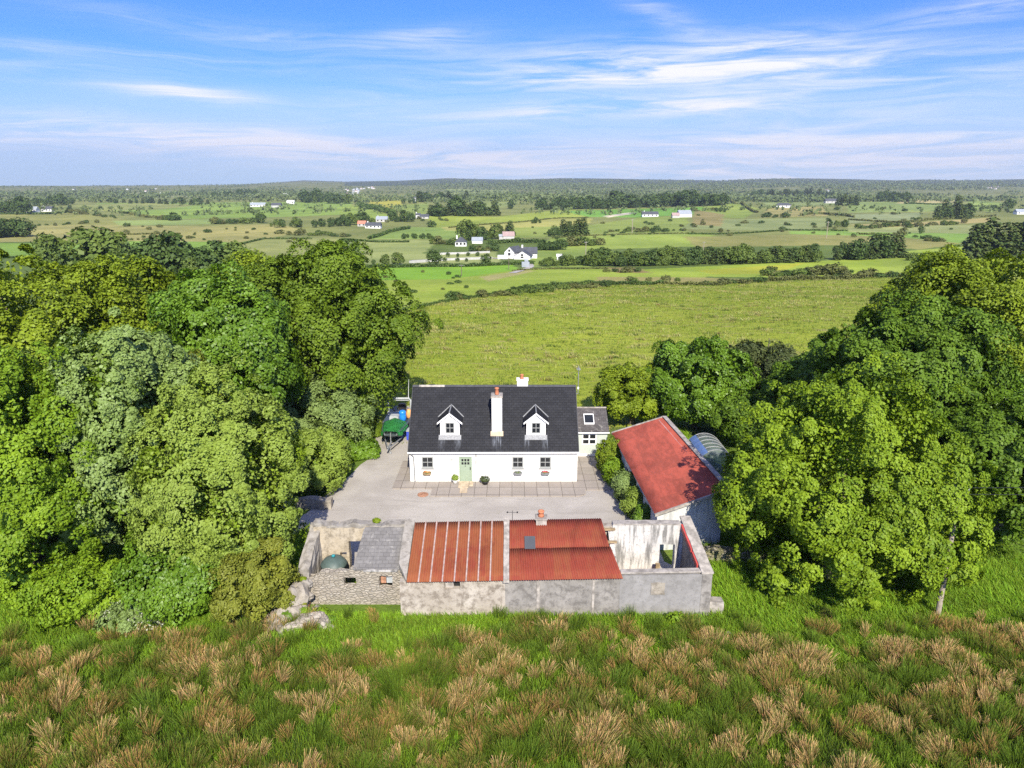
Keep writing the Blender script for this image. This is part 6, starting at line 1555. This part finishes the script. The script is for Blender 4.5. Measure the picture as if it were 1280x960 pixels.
SUN_AZ, SUN_EL = R(10), R(37)   # behind the camera, a little to its right
sd = Vector((math.sin(SUN_AZ) * math.cos(SUN_EL), -math.cos(SUN_AZ) * math.cos(SUN_EL), math.sin(SUN_EL)))
sun = bpy.data.lights.new('sun', 'SUN'); sun.energy = 5.0; sun.angle = R(.53); sun.color = (1.0, .93, .78)
so = bpy.data.objects.new('sun', sun); C.objects.link(so); so.rotation_euler = sd.to_track_quat('Z', 'Y').to_euler(); so.location = (30, -60, 80)

w = bpy.data.worlds.new('World'); scene.world = w; w.use_nodes = True
w.node_tree.nodes.clear(); t = NT(w.node_tree)
sky = t.n.new('ShaderNodeTexSky'); sky.sky_type = 'NISHITA'; sky.sun_disc = False
sky.sun_elevation = SUN_EL; sky.sun_rotation = math.atan2(sd.x, sd.y); sky.air_density = 1.0; sky.dust_density = .6; sky.ozone_density = 2.5; sky.altitude = 60
gen = coord(t, 'Generated'); sp = t.node('ShaderNodeSeparateXYZ', {0: gen})
az = t.m('MULTIPLY', t.m('ARCTAN2', sp.outputs[0], sp.outputs[1]), 57.2958)
el = t.m('MULTIPLY', t.m('ARCSINE', sp.outputs[2]), 57.2958)
# cirrus streaks: azimuth, elevation, half length, half width (degrees), tilt (degrees), strength
def px_dir(px_, row):
    d_ = ray(px_, row).normalized(); return math.degrees(math.atan2(d_.x, d_.y)), math.degrees(math.asin(d_.z))
STREAKS = [(900, 84, 13, 1.3, -1.5, .9), (1000, 56, 7, 1.0, -3, .55), (735, 99, 6, .7, 2, .7), (1230, 12, 4, .6, 3, .55), (740, 137, 15, .75, 3, .7), (860, 135, 7, .6, 0, .5), (240, 114, 4.2, .55, -4, .75), (520, 50, 5, .7, 6, .42), (330, 45, 12, .8, -3, .28),
           (150, 172, 22, .9, -2, .8), (360, 178, 14, .8, -4, .55), (1090, 205, 24, 1.7, 1, .95), (700, 205, 18, 1.0, 0, .5), (440, 195, 16, .9, -5, .4), (1150, 120, 14, 2.2, 8, .28), (60, 90, 9, .9, -3, .25), (170, 70, 12, .5, 0, .3), (540, 105, 12, 1.4, 10, .25), (800, 5, 6, .8, -25, .3), (980, 175, 22, 1.0, 0, .45)]
tot = None
warp = t.node('ShaderNodeTexNoise', {'Scale': 3.5, 'Detail': 3.0}); t.l.new(gen, warp.inputs['Vector'])
wc = t.node('ShaderNodeSeparateColor', {0: warp.outputs['Color']})
azw = t.m('ADD', az, t.m('MULTIPLY', t.m('SUBTRACT', wc.outputs[0], .5), 4.0)); elw = t.m('ADD', el, t.m('MULTIPLY', t.m('SUBTRACT', wc.outputs[1], .5), 1.5))
for i, (px_, row, la, le, tilt, st_) in enumerate(STREAKS):
    a0, e0 = px_dir(px_, row); ct, s_ = math.cos(R(tilt)), math.sin(R(tilt))
    da, de = t.m('SUBTRACT', azw, a0), t.m('SUBTRACT', elw, e0)
    u = t.m('ADD', t.m('MULTIPLY', da, ct / la), t.m('MULTIPLY', de, s_ / la)); vv = t.m('ADD', t.m('MULTIPLY', da, -s_ / le), t.m('MULTIPLY', de, ct / le))
    ex = t.m('EXPONENT', t.m('MULTIPLY', t.m('ADD', t.m('MULTIPLY', u, u), t.m('MULTIPLY', vv, vv)), -1.0))
    g_ = t.m('MULTIPLY', ex, st_); tot = g_ if tot is None else t.m('ADD', tot, g_)
cv = t.node('ShaderNodeCombineXYZ', {0: t.m('MULTIPLY', t.m('ADD', azw, t.m('MULTIPLY', elw, -1.4)), .085), 1: t.m('MULTIPLY', t.m('SUBTRACT', elw, t.m('MULTIPLY', azw, .0)), 1.05), 2: 0.0})
n1 = t.noise(cv.outputs[0], 1.0, 10, .66, .9)
cv2 = t.node('ShaderNodeCombineXYZ', {0: t.m('MULTIPLY', azw, .03), 1: t.m('MULTIPLY', elw, .28), 2: 4.0})
n2 = t.noise(cv2.outputs[0], 1.0, 6, .55, .3)
cloud = t.m('MULTIPLY', t.m('MULTIPLY', tot, t.ramp(n1, .30, .72)), 1.35)
cloud = t.m('ADD', cloud, t.m('MULTIPLY', t.ramp(n2, .45, .75), t.m('MULTIPLY', t.ramp(el, 13.0, 1.0), .16)), clamp=True)
over = t.m('ADD', t.ramp(el, 24.0, 46.0), t.ramp(sp.outputs[1], .15, -.35), clamp=True)  # added cloud cover out of view, overhead and behind the camera, for less blue fill
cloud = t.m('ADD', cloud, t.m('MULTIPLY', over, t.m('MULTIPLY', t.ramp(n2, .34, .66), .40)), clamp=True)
hs = t.node('ShaderNodeHueSaturation', {'Hue': .5, 'Saturation': 1.12, 'Value': 1.0, 'Color': sky.outputs[0]})
low = t.ramp(el, 10.0, -1.0)
skyc = t.mix(t.m('MULTIPLY', low, .92), t.mix(1.0, hs.outputs[0], (.34, .71, 1.70), 'MULTIPLY'), (4.9, 6.7, 8.8))
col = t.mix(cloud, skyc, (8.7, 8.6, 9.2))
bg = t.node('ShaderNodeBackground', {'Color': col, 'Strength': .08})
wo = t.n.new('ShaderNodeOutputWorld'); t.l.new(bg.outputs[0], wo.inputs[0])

cam = bpy.data.cameras.new('camera'); cam.sensor_width = 36; cam.lens = F / 1280 * 36; cam.clip_end = 30000; cam.clip_start = .1
co_ = bpy.data.objects.new('camera', cam); C.objects.link(co_); co_.location = (0, 0, H); co_.rotation_euler = (math.pi / 2 - PITCH, 0, 0)
scene.camera = co_
scene.view_settings.view_transform = 'Standard'; scene.view_settings.look = 'None'; scene.view_settings.gamma = 1; scene.view_settings.exposure = .66
scene.view_settings.use_curve_mapping = False
scene.render.engine = 'CYCLES'
cy = scene.cycles
cy.max_bounces = 7; cy.diffuse_bounces = 4; cy.glossy_bounces = 2; cy.transmission_bounces = 3; cy.transparent_max_bounces = 6; cy.volume_bounces = 0
cy.use_denoising = False; cy.sample_clamp_indirect = 6; cy.caustics_reflective = False; cy.caustics_refractive = False
